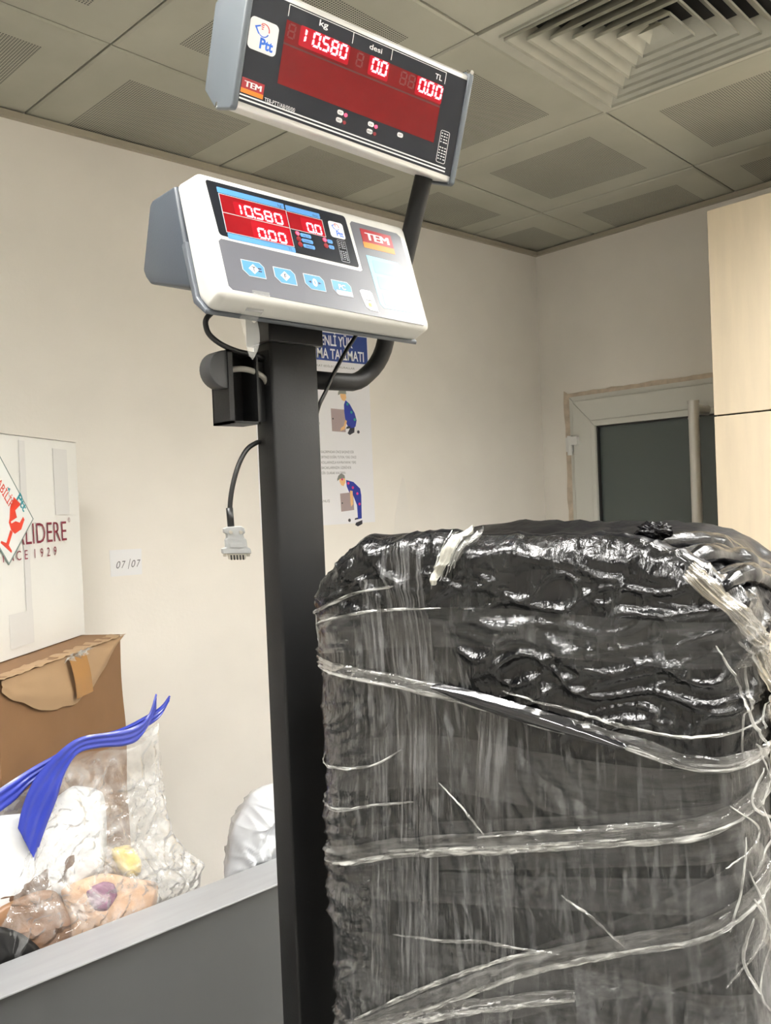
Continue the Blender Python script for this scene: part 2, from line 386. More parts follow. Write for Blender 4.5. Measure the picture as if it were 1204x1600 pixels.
# ================================================================== SETTING
XW, YW, ZC = 3.078, 2.311, CZ + 1.071
XB, YB = -2.6, -2.8
def panel(x0, y0, z0, x1, y1, z1):
    bm = bmesh.new(); box(bm, x0, y0, z0, x1, y1, z1); return bm
struct('floor', panel(XB - .1, YB - .1, -.1, XW + .1, YW + .1, 0), M_floor)
struct('wall_left', panel(XB - .1, YW, 0, XW + .1, YW + .1, 2.85), M_wall, origin=(0, YW, 1))
DY0, DY1, DZ = 1.20, 2.172, 2.036           # door opening in the right wall
bm = bmesh.new()
box(bm, XW, YB, 0, XW + .1, DY0, 2.85); box(bm, XW, DY1, 0, XW + .1, YW, 2.85); box(bm, XW, DY0, DZ, XW + .1, DY1, 2.85)
struct('wall_right', bm, M_wall, origin=(XW, 0, 1))
struct('wall_front', panel(XB - .1, YB - .1, 0, XW + .1, YB, 2.85), M_wall)
struct('wall_back', panel(XB - .1, YB, 0, XB, YW, 2.85), M_wall)
bm = bmesh.new(); box(bm, XB, YW - .016, ZC - .022, XW - .016, YW, ZC - .004); struct('trim_1', bm, M_trimc)
bm = bmesh.new(); box(bm, XW - .016, YB, ZC - .022, XW, YW, ZC - .004); struct('trim_2', bm, M_trimc)

# ceiling: 60 cm metal tiles on a grid turned 4 degrees from the walls
T = 0.598; GA = math.radians(4.065); G0 = V((0.9306, 1.2509, ZC))
gx = V((math.cos(GA), math.sin(GA), 0)); gy = V((-math.sin(GA), math.cos(GA), 0))
def gpt(i, j, z=0.0): return G0 + gx * (i * T) + gy * (j * T) + V((0, 0, z))
VENT = (1, -1)
LAMPS = [(1, -2), (1, -3), (-2, -3), (0, -4), (-2, -1), (2, -4), (-4, -2), (-1, -6), (2, -6)]  # two of the unseen panels are added to brighten the right-hand walls
bm = bmesh.new()
for i in range(-8, 6):
    for j in range(-8, 4):
        c = gpt(i + .5, j + .5)
        if (i, j) == VENT or (i, j) in LAMPS: continue
        if not (XB - .5 < c.x < XW + .5 and YB - .5 < c.y < YW + .5): continue
        g = 0.0022; e = 0.006
        zz = random.uniform(-0.0012, 0.0012)
        x0, x1, y0, y1 = i * T + g, (i + 1) * T - g, j * T + g, (j + 1) * T - g
        # tile face with a small bevelled rim
        lo = [(x0 + e, y0 + e), (x1 - e, y0 + e), (x1 - e, y1 - e), (x0 + e, y1 - e)]
        hi = [(x0, y0), (x1, y0), (x1, y1), (x0, y1)]
        a = [bm.verts.new((x, y, zz)) for x, y in lo]; b = [bm.verts.new((x, y, 0.003 + zz)) for x, y in hi]; d = [bm.verts.new((x, y, 0.03)) for x, y in hi]
        bm.faces.new(a)
        for q in range(4):
            bm.faces.new((a[q], b[q], b[(q + 1) % 4], a[(q + 1) % 4])); bm.faces.new((b[q], d[q], d[(q + 1) % 4], b[(q + 1) % 4]))
        f = bm.faces.new(d)
ce = struct('ceiling', bm, ceiling_mat(T, 0.110, 0.109), origin=(0, 0, 0))
ce.location = G0; ce.rotation_euler = (0, 0, GA)
struct('trim_3', panel(XB, YB, ZC + .075, XW, YW, ZC + .085), M_void)      # dark slab seen through the joints

# recessed lamp panels
names = ['square ceiling light panel next to the air vent', 'square ceiling light panel second from the air vent', 'square ceiling light panel right above the photographer',
         'added unseen ceiling light panel behind the photographer on the cabinet side', 'square ceiling light panel above the stacked cartons', 'added unseen ceiling light panel right of the photographer near the cabinet wall', 'square ceiling light panel left of the photographer',
         'square ceiling light panel far behind the photographer on the left', 'square ceiling light panel far behind the photographer on the right']
for (i, j), lab in zip(LAMPS, names):
    c = gpt(i + .5, j + .5)
    root = empty('ceiling_light', c, lab, 'ceiling light', 'recessed ceiling light panels')
    F = Fr(c, gx, gy, (0, 0, 1), 1.0); h = T / 2 - .003
    bm = bmesh.new()
    for q in ((-h, -h, h, -h + .025), (-h, h - .025, h, h), (-h, -h + .025, -h + .025, h - .025), (h - .025, -h + .025, h, h - .025)):
        prism(bm, rrect(*q), -.002, .066, F)
    obj('lamp_frame', bm, M_lampf, root)
    bm = bmesh.new()                                                    # square louvre grid below the diffuser
    for q in range(1, 5):
        t_ = -h + .025 + (2 * h - .05) * q / 5
        prism(bm, rrect(t_ - .0008, -h + .025, t_ + .0008, h - .025), .016, .050, F); prism(bm, rrect(-h + .025, t_ - .0008, h - .025, t_ + .0008), .016, .050, F)
    obj('louvre_grid', bm, M_lampf, root)
    bm = bmesh.new(); prism(bm, rrect(-h + .025, -h + .025, h - .025, h - .025), .052, .058, F); obj('diffuser', bm, M_lamp, root)

# ------------------------------------------------------------------ air vent
c = gpt(VENT[0] + .5, VENT[1] + .5); F = Fr(c, gx, gy, (0, 0, 1), 1.0)
vent = empty('air_vent', c, 'square metal four way ceiling air vent with nested sloping louvres', 'air vent')
def ring(bm, r0, z0, r1, z1, th=.0012):
    a = [(-r0, -r0), (r0, -r0), (r0, r0), (-r0, r0)]; b = [(-r1, -r1), (r1, -r1), (r1, r1), (-r1, r1)]
    A = [bm.verts.new(F(x, y, z0)) for x, y in a]; B = [bm.verts.new(F(x, y, z1)) for x, y in b]
    A2 = [bm.verts.new(F(x, y, z0 + th)) for x, y in a]; B2 = [bm.verts.new(F(x, y, z1 + th)) for x, y in b]
    for q in range(4):
        r = (q + 1) % 4
        bm.faces.new((A[q], A[r], B[r], B[q])); bm.faces.new((A2[q], B2[q], B2[r], A2[r]))
        bm.faces.new((A[q], A2[q], A2[r], A[r])); bm.faces.new((B[q], B[r], B2[r], B2[q]))
h = T / 2 - .003
bm = bmesh.new()
ring(bm, h, -.002, h - .035, -.002, .02); ring(bm, h - .035, -.008, h - .042, -.008, .02)
obj('vent_frame', bm, M_diff, vent)
nl = 6
for k in range(nl):
    r = h - .043 - k * .0375
    bm = bmesh.new(); ring(bm, r, -.010, r - .040, .030); ring(bm, r, -.016, r - .0008, -.010); obj('louvre', bm, M_diff, vent)
bm = bmesh.new(); ring(bm, .030, -.010, .001, .022); obj('vent_core', bm, M_diff, vent)
bm = bmesh.new(); box(bm, -h + .03, -h + .03, .032, h - .03, h - .03, .034, F=F); obj('vent_throat', bm, M_void, vent)

# ------------------------------------------------------------------ door
door = bpy.data.objects.new('door_1', None); sc.collection.objects.link(door); door.location = (XW, 1.68, 0); WO[door.name] = V((XW, 1.68, 0))
tag(door, 'white framed door with dark glass and long steel pull handle', 'door', kind='structure')
FD = Fr((XW, 0, 0), (0, -1, 0), (0, 0, 1), (1, 0, 0), 1.0)           # x = -Y, y = up, d = into the wall
def frame_ring(bm, y0, y1, ztop, wd, d0, d1, zb=0.0):
    X0, X1 = -y1, -y0
    prism(bm, [(X0, zb), (X0 + wd, zb), (X0 + wd, ztop - wd), (X0, ztop)], d0, d1, FD)
    prism(bm, [(X1, zb), (X1 - wd, zb), (X1 - wd, ztop - wd), (X1, ztop)], d0, d1, FD)
    prism(bm, [(X0, ztop), (X0 + wd, ztop - wd), (X1 - wd, ztop - wd), (X1, ztop)], d0, d1, FD)
bm = bmesh.new(); frame_ring(bm, DY0, DY1 - .010, DZ - .008, .024, -.004, .07); bevel_all(bm, .002, 1); obj('door_frame', bm, M_pvc, door)
bm = bmesh.new(); frame_ring(bm, DY0 + .024, DY1 - .034, DZ - .032, .090, -.016, .05); bevel_all(bm, .003, 2); obj('door_leaf', bm, M_pvc, door)
bm = bmesh.new(); frame_ring(bm, DY0 + .114, DY1 - .124, DZ - .122, .024, -.022, .03); bevel_all(bm, .003, 2); obj('glazing_bead', bm, M_pvc, door)
bm = bmesh.new(); frame_ring(bm, DY0 + .138, DY1 - .148, DZ - .146, .006, -.010, .03); obj('glass_seal', bm, M_seal, door)
bm = bmesh.new(); prism(bm, rrect(-(DY1 - .150), .05, -(DY0 + .140), DZ - .148), .004, .020, FD); obj('door_glass', bm, M_glass, door)
bm = bmesh.new()
prism(bm, rrect(-2.152, 1.818, -2.108, 1.853, .003), -.034, -.004, FD); prism(bm, rrect(-2.165, 1.790, -2.146, 1.852, .003), -.034, -.004, FD)
rod(bm, (XW - .026, 2.150, 1.775), (XW - .026, 2.150, 1.858), .011)
obj('hinge', bm, mat('hinge_white', (0.72, 0.72, 0.70), 0.35), door)
bm = bmesh.new()
HX, HY = 2.96, 1.533
rod(bm, (HX, HY, .55), (HX, HY, 1.925), .0195, 24); rod(bm, (HX, HY, 1.905), (XW - .012, HY, 1.905), .019, 20); rod(bm, (HX, HY, .62), (XW - .012, HY, .62), .017, 20)
rod(bm, (HX, HY, 1.925), (HX, HY, 1.936), .0215, 24); rod(bm, (HX, HY, 1.868), (HX, HY, 1.874), .0212, 24)
obj('pull_handle', bm, M_steel, door, auto=40)
bm = bmesh.new()
pts = []
for k in range(40):                                                     # ragged plaster edge round the frame
    pts.append((-DY1 - .012 - random.uniform(0, .007), 0.02 + k * (DZ - 0.0) / 39))
prism(bm, [(-DY1 + .012, 0.02)] + [(p[0], p[1]) for p in pts] + [(-DY1 + .012, DZ - .0)], -.003, .0, FD)
tp = [(-DY1 - .016 + k * .9 / 30, DZ + .006 + random.uniform(0, .005)) for k in range(31)]
prism(bm, [(-DY1 - .016, DZ - .012)] + tp + [(tp[-1][0], DZ - .012)], -.0035, .0, FD)
struct('trim_4', bm, M_plaster)

# ------------------------------------------------------------------ tall maple cabinet
CX, CY1, CY0, CT = 2.60, 1.278, .36, 2.492
cab = empty('tall_cabinet', (2.83, .82, 0), 'tall pale maple cabinet with upper and lower doors beside glass door', 'cabinet')
bm = bmesh.new()
box(bm, CX + .02, CY0, 0, XW - .004, CY1, CT); obj('carcass', bm, M_cab, cab)
ym = (CY0 + CY1) / 2
for y0, y1 in ((CY0, ym - .0015), (ym + .0015, CY1)):
    for z0, z1 in ((.08, 1.838), (1.843, CT)):
        bm = bmesh.new(); box(bm, CX, y0, z0, CX + .018, y1, z1); bevel_all(bm, .0012, 1); obj('cabinet_door', bm, M_cab, cab)
bm = bmesh.new(); box(bm, CX + .018, CY0 + .002, .08, CX + .020, CY1 - .002, CT - .004); obj('door_gap', bm, M_cabd, cab)

# ------------------------------------------------------------------ papers on the left wall
FW = Fr((0, YW, 0), (1, 0, 0), (0, 0, 1), (0, 1, 0), 1.0)            # x, y = up
class FT(Fr):                                                          # wall frame with y pointing down from an origin
    pass
poster = empty('poster', (1.803, YW, 1.877), 'white lifting instruction poster with navy banner behind the scale column', 'poster')
FP = Fr((1.553, YW, 2.217), (1, 0, 0), (0, 0, -1), (0, 1, 0))        # mm, 500 x 680
bm = bmesh.new(); prism(bm, rrect(0, 0, 500, 680), -1.2, -.4, FP); obj('sheet', bm, M_poster, poster)
bm = bmesh.new(); prism(bm, rrect(8, 7, 496, 105), -1.3, -1.2, FP, 0)
text(bm, 'GÜVENLİ YÜK', FP, 427, 51, 50, -1.5, 1, 'RIGHT', width=212, bold=.02)
text(bm, 'TAŞIMA TALİMATI', FP, 478, 97, 50, -1.5, 1, 'RIGHT', width=292, bold=.02)
obj('banner', bm, [M_navy, M_white], poster)
bm = bmesh.new()
text(bm, 'YÜKLERİN ELLE TAŞINMASINDA DİKKAT EDİLECEK KURALLAR', FP, 12, 128, 10, -1.4, 0, width=420)
obj('heading_line', bm, M_inkg, poster); bm = bmesh.new()
for k, s in enumerate(['KALDIRMADAN ÖNCE BAŞINIZI DİK', 'SIRTINIZI DOĞRU TUTUN, YÜKÜ ÖNCE', 'KOLLARINIZLA KAVRAYARAK YERE', 'BACAKLARINIZIN ÜZERİNDE', 'DİK OLARAK KALDIRIN']):
    text(bm, s, FP, 262, 429 + k * 18.5, 13, -1.4, 0, width=[150, 160, 158, 134, 106][k])
obj('instruction_text', bm, M_inkg, poster); bm = bmesh.new()
text(bm, 'YANLIŞ', FP, 292, 600, 12, -1.4, 0, 'RIGHT', width=48)
obj('caption', bm, M_inkg, poster); bm = bmesh.new()
text(bm, 'DOĞRU', FP, 262, 330, 12, -1.4, 0, 'RIGHT', width=48)
obj('caption', bm, M_inkg, poster)
def figure(parts):
    bm = bmesh.new(); dep = -1.25
    mats = [M_fig, M_skin, M_capg, M_boxp, M_ink, M_green, M_pink]
    for k, (mi, poly) in enumerate(parts): prism(bm, poly, -1.2, -1.25 - .05 * k, FP, mi)
    obj('printed_figure', bm, mats, poster)
# squatting man beside a box (upper)
q = lambda pts, ox, oy: [(ox + x, oy + y) for x, y in pts]
figure([(3, q([(0, 0), (63, 2), (64, 82), (2, 80)], 314, 272)), (2, q([(0, 0), (16, -8), (30, 0), (32, 14), (2, 16), (-6, 20), (-6, 12)], 356, 204)),
        (1, q([(2, 12), (28, 12), (30, 26), (22, 38), (10, 34), (4, 24)], 357, 206)),
        (0, q([(0, 0), (18, 12), (40, 44), (48, 70), (42, 92), (24, 104), (8, 98), (-4, 76), (-8, 40), (-8, 16)], 383, 240)),
        (4, q([(0, 0), (22, -4), (20, 14), (-2, 24), (-12, 18)], 398, 340)), (4, q([(0, 0), (16, -2), (14, 6), (-4, 8)], 384, 334)),
        (1, q([(0, 0), (8, 4), (-4, 34), (-24, 40), (-22, 30), (-8, 22)], 378, 310)),
        (5, circ(391, 254, 5)), (5, circ(408, 282, 5)), (5, circ(422, 308, 5)), (4, circ(437, 352, 6)), (4, circ(322, 308, 3))])
# bending man beside a box (lower)
figure([(3, q([(0, 0), (60, -4), (62, 60), (2, 64)], 340, 572)), (2, q([(0, 0), (14, -8), (28, 0), (30, 14), (2, 14), (-6, 20), (-6, 12)], 336, 508)),
        (1, q([(2, 12), (28, 10), (30, 24), (20, 38), (10, 34), (4, 24)], 337, 508)),
        (0, q([(0, 0), (34, 8), (64, 32), (68, 56), (66, 140), (48, 142), (46, 92), (30, 56), (12, 44), (2, 24)], 370, 524)),
        (4, q([(0, 0), (30, -8), (30, 6), (8, 14), (-4, 8)], 408, 678)), (4, q([(0, 0), (14, -2), (14, 4), (-2, 6)], 404, 662)),
        (1, q([(0, 0), (12, 2), (12, 50), (2, 58), (0, 40)], 386, 562)), (6, circ(380, 536, 5)), (6, circ(400, 552, 5)), (6, circ(420, 574, 5)), (6, circ(428, 612, 5)),
        (6, circ(352, 522, 4)), (4, circ(378, 668, 6)), (4, circ(348, 606, 3))])

bm = bmesh.new(); FN = Fr((1.036, YW, 1.506), (1, 0, 0.0), (0, 0, -1), (0, 1, 0))
prism(bm, [(0, 0), (98, 2), (96, 77), (1, 76)], -1.0, -.2, FN, 0)
for s, x, wd in (('0', 18, 13), ('7', 34, 13), ('0', 64, 13), ('7', 80, 13)):
    text(bm, s, FN, x, 54, 30, -1.2, 1, width=wd, slant=.3)
prism(bm, [(61, 29), (62.6, 29), (54.6, 58), (53, 58)], -1.2, -1.0, FN, 1)
o = obj('wall_note', bm, [M_paper, M_inkg]); tag(o, 'white paper slip with handwritten 07/07 stuck on wall right of the white carton', 'paper note')
bm = bmesh.new(); FN2 = Fr((2.35, YW, 1.487), (1, 0, 0), (0, 0, -1), (0, 1, 0))
prism(bm, rrect(0, 0, 58, 40), -.8, -.2, FN2, 0)
for k in range(3): prism(bm, rrect(8 + k * 4, 6 + k * 8, 42 + k * 3, 10 + k * 8), -.8, -1.0, FN2, 1)
o = obj('wall_label', bm, [M_paper, M_inkg]); tag(o, 'tiny printed paper label on wall just above the black package', 'paper label')
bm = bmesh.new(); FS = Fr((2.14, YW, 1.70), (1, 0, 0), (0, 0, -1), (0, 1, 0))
prism(bm, [(58, 0), (70, 6), (84, 100), (96, 226), (8, 226), (14, 150), (30, 90)], -.6, -.1, FS)  # flat pale shape laid on the wall
o = obj('pale_streak', bm, mat('pale_wall_patch', (0.76, 0.73, 0.68), 0.5)); tag(o, 'pale tapering streak on wall to the right of the poster', 'tape')

# ================================================================== COUNTER
CZT = .80
ctr = empty('counter', (.6, 1.8, 0), 'dark grey counter with a light grey raised front ledge behind the scale', 'counter')
bm = bmesh.new(); box(bm, -1.2, 1.525, 0, 2.2, 1.545, CZT - .002); obj('front_panel', bm, M_cfront, ctr)
bm = bmesh.new(); prism(bm, [(-1.2, 1.508 - .06), (2.2, 1.548 + .012), (2.2, 1.70), (-1.2, 1.56)], CZT - .002, CZT + .0, WORLD); bm.free()
bm = bmesh.new(); box(bm, -1.2, 1.510, CZT - .002, 2.2, 1.622, CZT + .016 - .014); bevel_all(bm, .0008, 1); obj('ledge', bm, M_ccap, ctr)
bm = bmesh.new(); box(bm, -1.2, 1.600, .40, 2.2, 1.618, CZT - .002); obj('ledge_back', bm, M_ctop, ctr)
bm = bmesh.new(); box(bm, -1.2, 1.618, .715, 2.2, 1.680, .74); obj('worktop', bm, M_ctop, ctr)
for x in (-1.2, 2.18):
    bm = bmesh.new(); box(bm, x, 1.622, 0, x + .02, YW - .004, .40); obj('side_panel', bm, M_cfront, ctr)
bm = bmesh.new(); box(bm, -1.2, 1.618, .40, 2.2, YW - .004, .44); obj('lower_shelf', bm, M_ctop, ctr)
bm = bmesh.new(); box(bm, -1.2, 1.622, .44, 2.2, 1.640, .715); obj('shelf_riser', bm, M_ctop, ctr)

# ------------------------------------------------------------------ cartons
AZ = math.radians(40); bu = V((math.cos(AZ), math.sin(AZ), 0)); bn = V((math.sin(AZ), -math.cos(AZ), 0))
B0 = V((.927, 2.024, .4405)); BH = .8665; BW, BD = .53, .35
brown = empty('brown_carton', B0 - bu * BW / 2 - bn * BD / 2, 'dented brown cardboard carton under the white carton', 'carton')
def carton_bm(O, w_, d_, h_, dent=0.0, nx=26, nz=26):
    bm = bmesh.new()
    def disp(p, k): return p + V((noise.noise(p * 7 + V((k, 0, 0))), noise.noise(p * 7 + V((0, k, 3))), 0)) * dent
    def fn(face):
        def f(u, v):
            if face == 0: p = O - bu * w_ * (1 - u) + V((0, 0, h_ * v))
            elif face == 1: p = O - bn * d_ * u + V((0, 0, h_ * v))
            elif face == 2: p = O - bn * d_ - bu * w_ * u + V((0, 0, h_ * v))
            elif face == 3: p = O - bu * w_ - bn * d_ * (1 - u) + V((0, 0, h_ * v))
            elif face == 4: p = O - bu * w_ * (1 - u) - bn * d_ * v + V((0, 0, h_))
            else: p = O - bu * w_ * (1 - u) - bn * d_ * v
            return disp(p, 1.3)
        return f
    for k in range(6): grid(bm, fn(k), nx, nz)
    bmesh.ops.remove_doubles(bm, verts=bm.verts[:], dist=.0005)
    return bm
bm = carton_bm(B0, BW, BD, BH, .006); obj('carton_body', bm, M_kraft, brown, smooth=True, auto=50) if False else obj('carton_body', bm, M_kraft, brown, auto=50)
FB = Fr(B0 + bn * .004, bu, (0, 0, -1), -bn)                          # mm; x = 0 at right edge, negative left; y down from bottom edge
def fby(z): return (B0.z - z) * 1000
bm = bmesh.new()                                                        # crushed paler flap along the top edge
FLOW = [(-530, 1.285), (-495, 1.262), (-440, 1.236), (-390, 1.214), (-330, 1.200), (-240, 1.194), (-170, 1.212), (-100, 1.246), (-40, 1.286), (4, 1.3035)]
def flap(u, v):
    x = -525 + 528 * u
    for (xa, za), (xb, zb_) in zip(FLOW, FLOW[1:]):
        if x <= xb: low = za + (zb_ - za) * (x - xa) / (xb - xa); break
    low = min(low + .004 * noise.noise(V((u * 11, 0, 4))), 1.3035)
    z = 1.304 * (1 - v) + low * v
    bul = .007 * math.sin(PI * v) * math.sin(PI * u) ** .5 + .005 * noise.noise(V((u * 8, v * 3, 2))) * math.sin(PI * v)
    return FB(x, fby(z)) + bn * (.002 + max(0, bul))
grid(bm, flap, 44, 10); obj('crushed_flap', bm, M_kraftl, brown, smooth=True)
bm = bmesh.new()
def lipf(u, v):
    x = -528 + 530 * u
    return FB(x, fby(1.3075)) + bn * (.010 * (1 - v) + .006 * noise.noise(V((u * 14, 0, 1)))) - bn * .03 * v + V((0, 0, .004 * noise.noise(V((u * 22, v, 5)))))
grid(bm, lipf, 60, 4); obj('torn_edge', bm, M_kraftl, brown, smooth=True)
bm = bmesh.new()
def tp_(u, v): return FB(-292 + 75 * u + 26 * v, fby(1.302 - .095 * v)) + bn * (.014 + .003 * math.sin(PI * v))
grid(bm, tp_, 6, 10); obj('packing_tape', bm, M_ktape, brown, smooth=True)
bm = bmesh.new()
for k in range(26):
    p = FB(-300 + 95 * random.random(), fby(1.303 + .006 * random.random())) + bn * (.012 + .01 * random.random())
    qv = p + bu * random.uniform(-.03, .03) + bn * random.uniform(-.01, .012) + V((0, 0, random.uniform(-.012, .008))); r = p + V((0, 0, random.uniform(-.012, .012))) + bn * .006
    f = bm.faces.new([bm.verts.new(x) for x in (p, qv, r)])
obj('tape_shreds', bm, M_rope, brown)

WP = V((.867, 2.10, 1.3095)); WH = .484; WW, WD = .47, .25
white = empty('white_carton', WP - bu * WW / 2 - bn * WD / 2, 'white cardboard carton with wine red lettering on top of the brown carton', 'carton')
bm = carton_bm(WP, WW, WD, WH, .0012); obj('carton_body', bm, M_carton, white, auto=50)
FWx = Fr(WP + bn * .0015, bu, (0, 0, -1), -bn)
bm = bmesh.new()
def topf(u, v): return WP - bu * WW * (1 - u) + bn * (.002 * (1 - v)) - bn * WD * v + V((0, 0, WH + .0012 + .0008 * noise.noise(V((u * 12, v, 0)))))
grid(bm, topf, 30, 6); obj('top_flap', bm, M_carton, white, smooth=True)
K = 1.05
bm = bmesh.new()
text(bm, 'ALIDERE', FWx, -72, -K * 230, 70, -1.0, 0, 'RIGHT', width=225, bold=-.005, vscale=.98)
text(bm, '®', FWx, -58, -K * 272, 16, -1.0, 0, 'CENTER')
obj('brand_lettering', bm, M_wine, white)
for k, ch in enumerate('SINCE1929'):
    bm = bmesh.new(); text(bm, ch, FWx, -372 + k * 29.5 + (6 if k > 4 else 0), -K * 199, 30, -1.2, 0, 'CENTER'); obj('year_letter', bm, M_wine, white)
bm = bmesh.new()
prism(bm, rrect(-118, -K * 442, -52, -K * 290), -.4, -.1, FWx); prism(bm, rrect(-330, -K * 90, -236, -20), -.4, -.1, FWx)
prism(bm, rrect(-262, -K * 452, -238, -20), -.35, -.1, FWx)
obj('clear_tape_strips', bm, M_cartonshade, white)
# fragile sticker turned on its corner
cS = (-208 * K, -K * 284); sa = 150.0
FSt = Fr(FWx(cS[0], cS[1], -.8), FWx.ex * .74 + V((0, 0, 1)) * .67, V((0, 0, -1)) * .74 + FWx.ex * .67, FWx.en)
bm = bmesh.new()
Pd = lambda a, b: (cS[0] + a, cS[1] + b)
st = [Pd(0, 0), Pd(-140, -162), Pd(-245, -65), Pd(-105, 97)]
inn = [Pd(-4.5, 0), Pd(-139.5, -156.5), Pd(-240.5, -65), Pd(-105, 91.5)]
prism(bm, st, -1.9, -.9, FWx, 0); prism(bm, inn, -2.1, -1.9, FWx, 1)
# broken goblet, lying along the sticker's edge
def rotp(pts, cx, cy, a, k=1.0):
    c_, s_ = math.cos(a), math.sin(a); return [(cS[0] + cx + (x * c_ - y * s_) * k, cS[1] + cy + (x * s_ + y * c_) * k) for x, y in pts]
ga = math.radians(32)
prism(bm, rotp([(-20, -44), (4, -44), (-6, -26), (4, -18), (-9, -2), (-14, -6), (-20, -20)], -84, 12, ga, 1.3), -2.3, -2.1, FWx, 2)
prism(bm, rotp([(-9, 0), (0, -10), (12, -14), (16, -28), (22, -26), (21, -6), (8, 10), (-4, 10), (-16, 2), (-18, -8)], -80, 14, ga, 1.3), -2.3, -2.1, FWx, 2)
prism(bm, rotp([(-5, 8), (3, 8), (3, 34), (16, 38), (16, 42), (-20, 42), (-20, 38), (-5, 34)], -84, 16, ga, 1.25), -2.3, -2.1, FWx, 2)
text(bm, 'KIRILABİLİR', FWx, cS[0] - 90, cS[1] - 22, 30, -2.3, 2, 'RIGHT', width=125, bold=.01, rot=math.radians(49))
text(bm, 'Ptt', FWx, cS[0] - 66, cS[1] - 46, 30, -2.3, 3, 'LEFT', width=40, rot=math.radians(49), bold=.03)
arc(bm, FWx, cS[0] - 82, cS[1] - 56, 12, 60, 250, 2, 2.5, -2.3, -2.1, 4)
prism(bm, rotp([(-4, -4), (6, -3), (2, 6)], -94, -66, 0), -2.3, -2.1, FWx, 3)
obj('fragile_sticker', bm, [M_stickb, M_stick, M_stred, M_teal, M_line], white)

# ================================================================== ZIP BAG AND WHAT IT HOLDS
def resample(pts, n):
    P = [V(p) for p in pts]; L_ = [0]
    for a, b in zip(P, P[1:]): L_.append(L_[-1] + (b - a).length)
    out = []
    for i in range(n):
        s = L_[-1] * i / (n - 1); k = 0
        while k < len(P) - 2 and L_[k + 1] < s: k += 1
        d = L_[k + 1] - L_[k]; out.append(P[k].lerp(P[k + 1], (s - L_[k]) / d if d > 0 else 0))
    return out
def samp(C, t):
    x = t * (len(C) - 1); k = min(int(x), len(C) - 2); return C[k].lerp(C[k + 1], x - k)
def ss(a, b, x): t = max(0, min(1, (x - a) / (b - a))); return t * t * (3 - 2 * t)
def ridge(p): return 1 - abs(noise.noise(p)) * 2

zb = empty('zip_bag', (.68, 1.68, .7405), 'large clear zip bag with blue slider lips standing open on the counter', 'zip bag')
flip_top = resample(smooth_path([(.549, 0, .985), (.566, 0, 1.04), (.590, 0, 1.095), (.622, 0, 1.138), (.655, 0, 1.160), (.70, 0, 1.160), (.76, 0, 1.152), (.80, 0, 1.164), (.829, 0, 1.198)]), 60)
R_edge = resample([(.829, 0, 1.17), (.831, 0, 1.10), (.832, 0, 1.05), (.841, 0, .978), (.856, 0, .918), (.889, 0, .872), (.926, 0, .832), (.915, 0, .79), (.89, 0, .745)], 60)
L_edge = resample([(.549, 0, .975), (.52, 0, .90), (.46, 0, .80), (.45, 0, .745)], 60)
bot_c = [V((.45, 0, .745)), V((.89, 0, .745))]
def coons(top, bot, Lc, Rc, u, v):
    a = samp(top, u) * (1 - v) + samp(bot, u) * v; b = samp(Lc, v) * (1 - u) + samp(Rc, v) * u
    c = (top[0] * (1 - u) + top[-1] * u) * (1 - v) + (bot[0] * (1 - u) + bot[-1] * u) * v
    return a + b - c
def crease(p, k=5): return max(0.0, 1 - abs(noise.noise(p)) * 1.6) ** k
def crumple(p, a=1.0):
    w_ = V((noise.noise(p * 9), 0, noise.noise(p * 9 + V((4, 4, 4))))) * .05
    q = p + w_; d = crease(q * 15, 6) * .009 + crease(V((q.x * 34, 2, q.z * 16)), 6) * .007 + crease(q * 30, 6) * .005 + crease(q * 62, 5) * .0028 + noise.noise(p * 7) * .008
    return d * a
def front_sheet(u, v):
    p = coons(flip_top, bot_c, L_edge, R_edge, u, v)
    e = math.sin(PI * min(max(u, 0), 1)) ** .5
    y = 1.652 - .024 * ss(.1, .7, v) * e
    k = crumple(V((p.x, 0, p.z)), ss(0, .15, v) * .9)
    y += k - .006
    if p.z < .83: y = max(y, 1.626)
    return V((p.x, y, p.z)) + V((noise.noise(p * 30) * .003, 0, noise.noise(p * 28 + V((5, 5, 5))) * .003)) * ss(0, .1, v)
bm = bmesh.new(); grid(bm, front_sheet, 110, 110); obj('front_film', bm, M_bagfilm, zb, smooth=True)
B_top = resample(smooth_path([(.40, 0, 1.04), (.47, 0, 1.065), (.533, 0, 1.092), (.583, 0, 1.115), (.648, 0, 1.138), (.702, 0, 1.150), (.758, 0, 1.158), (.80, 0, 1.168), (.832, 0, 1.195)]), 60)
LB = resample([(.40, 0, 1.03), (.41, 0, .9), (.42, 0, .745)], 40); botb = [V((.42, 0, .745)), V((.89, 0, .745))]
def back_sheet(u, v):
    p = coons(B_top, botb, LB, R_edge, u, v)
    y = 1.675 - .016 * u ** 6 + .8 * crumple(V((p.x, 4, p.z)), ss(0, .15, v) * .8) - .006
    return V((p.x, min(y, 1.678), p.z))
bm = bmesh.new(); grid(bm, back_sheet, 70, 70); obj('back_film', bm, M_bagfilm, zb, smooth=True)
def strip(top, bot, yfun, th=.0016, n=70, m=7, wob=.002):
    bm = bmesh.new(); T_ = resample(smooth_path([(x, 0, z) for x, z in top]), n); B_ = resample(smooth_path([(x, 0, z) for x, z in bot]), n)
    for side in (-1, 1):
        def f(u, v):
            p = samp(T_, u).lerp(samp(B_, u), v); prof = -.0035 * abs(math.sin(v * PI * 3)) * side
            return V((p.x, yfun(u, v) + side * th + (prof if side > 0 else -prof) + wob * noise.noise(p * 20), p.z))
        grid(bm, f, n, m * 2)
    return bm
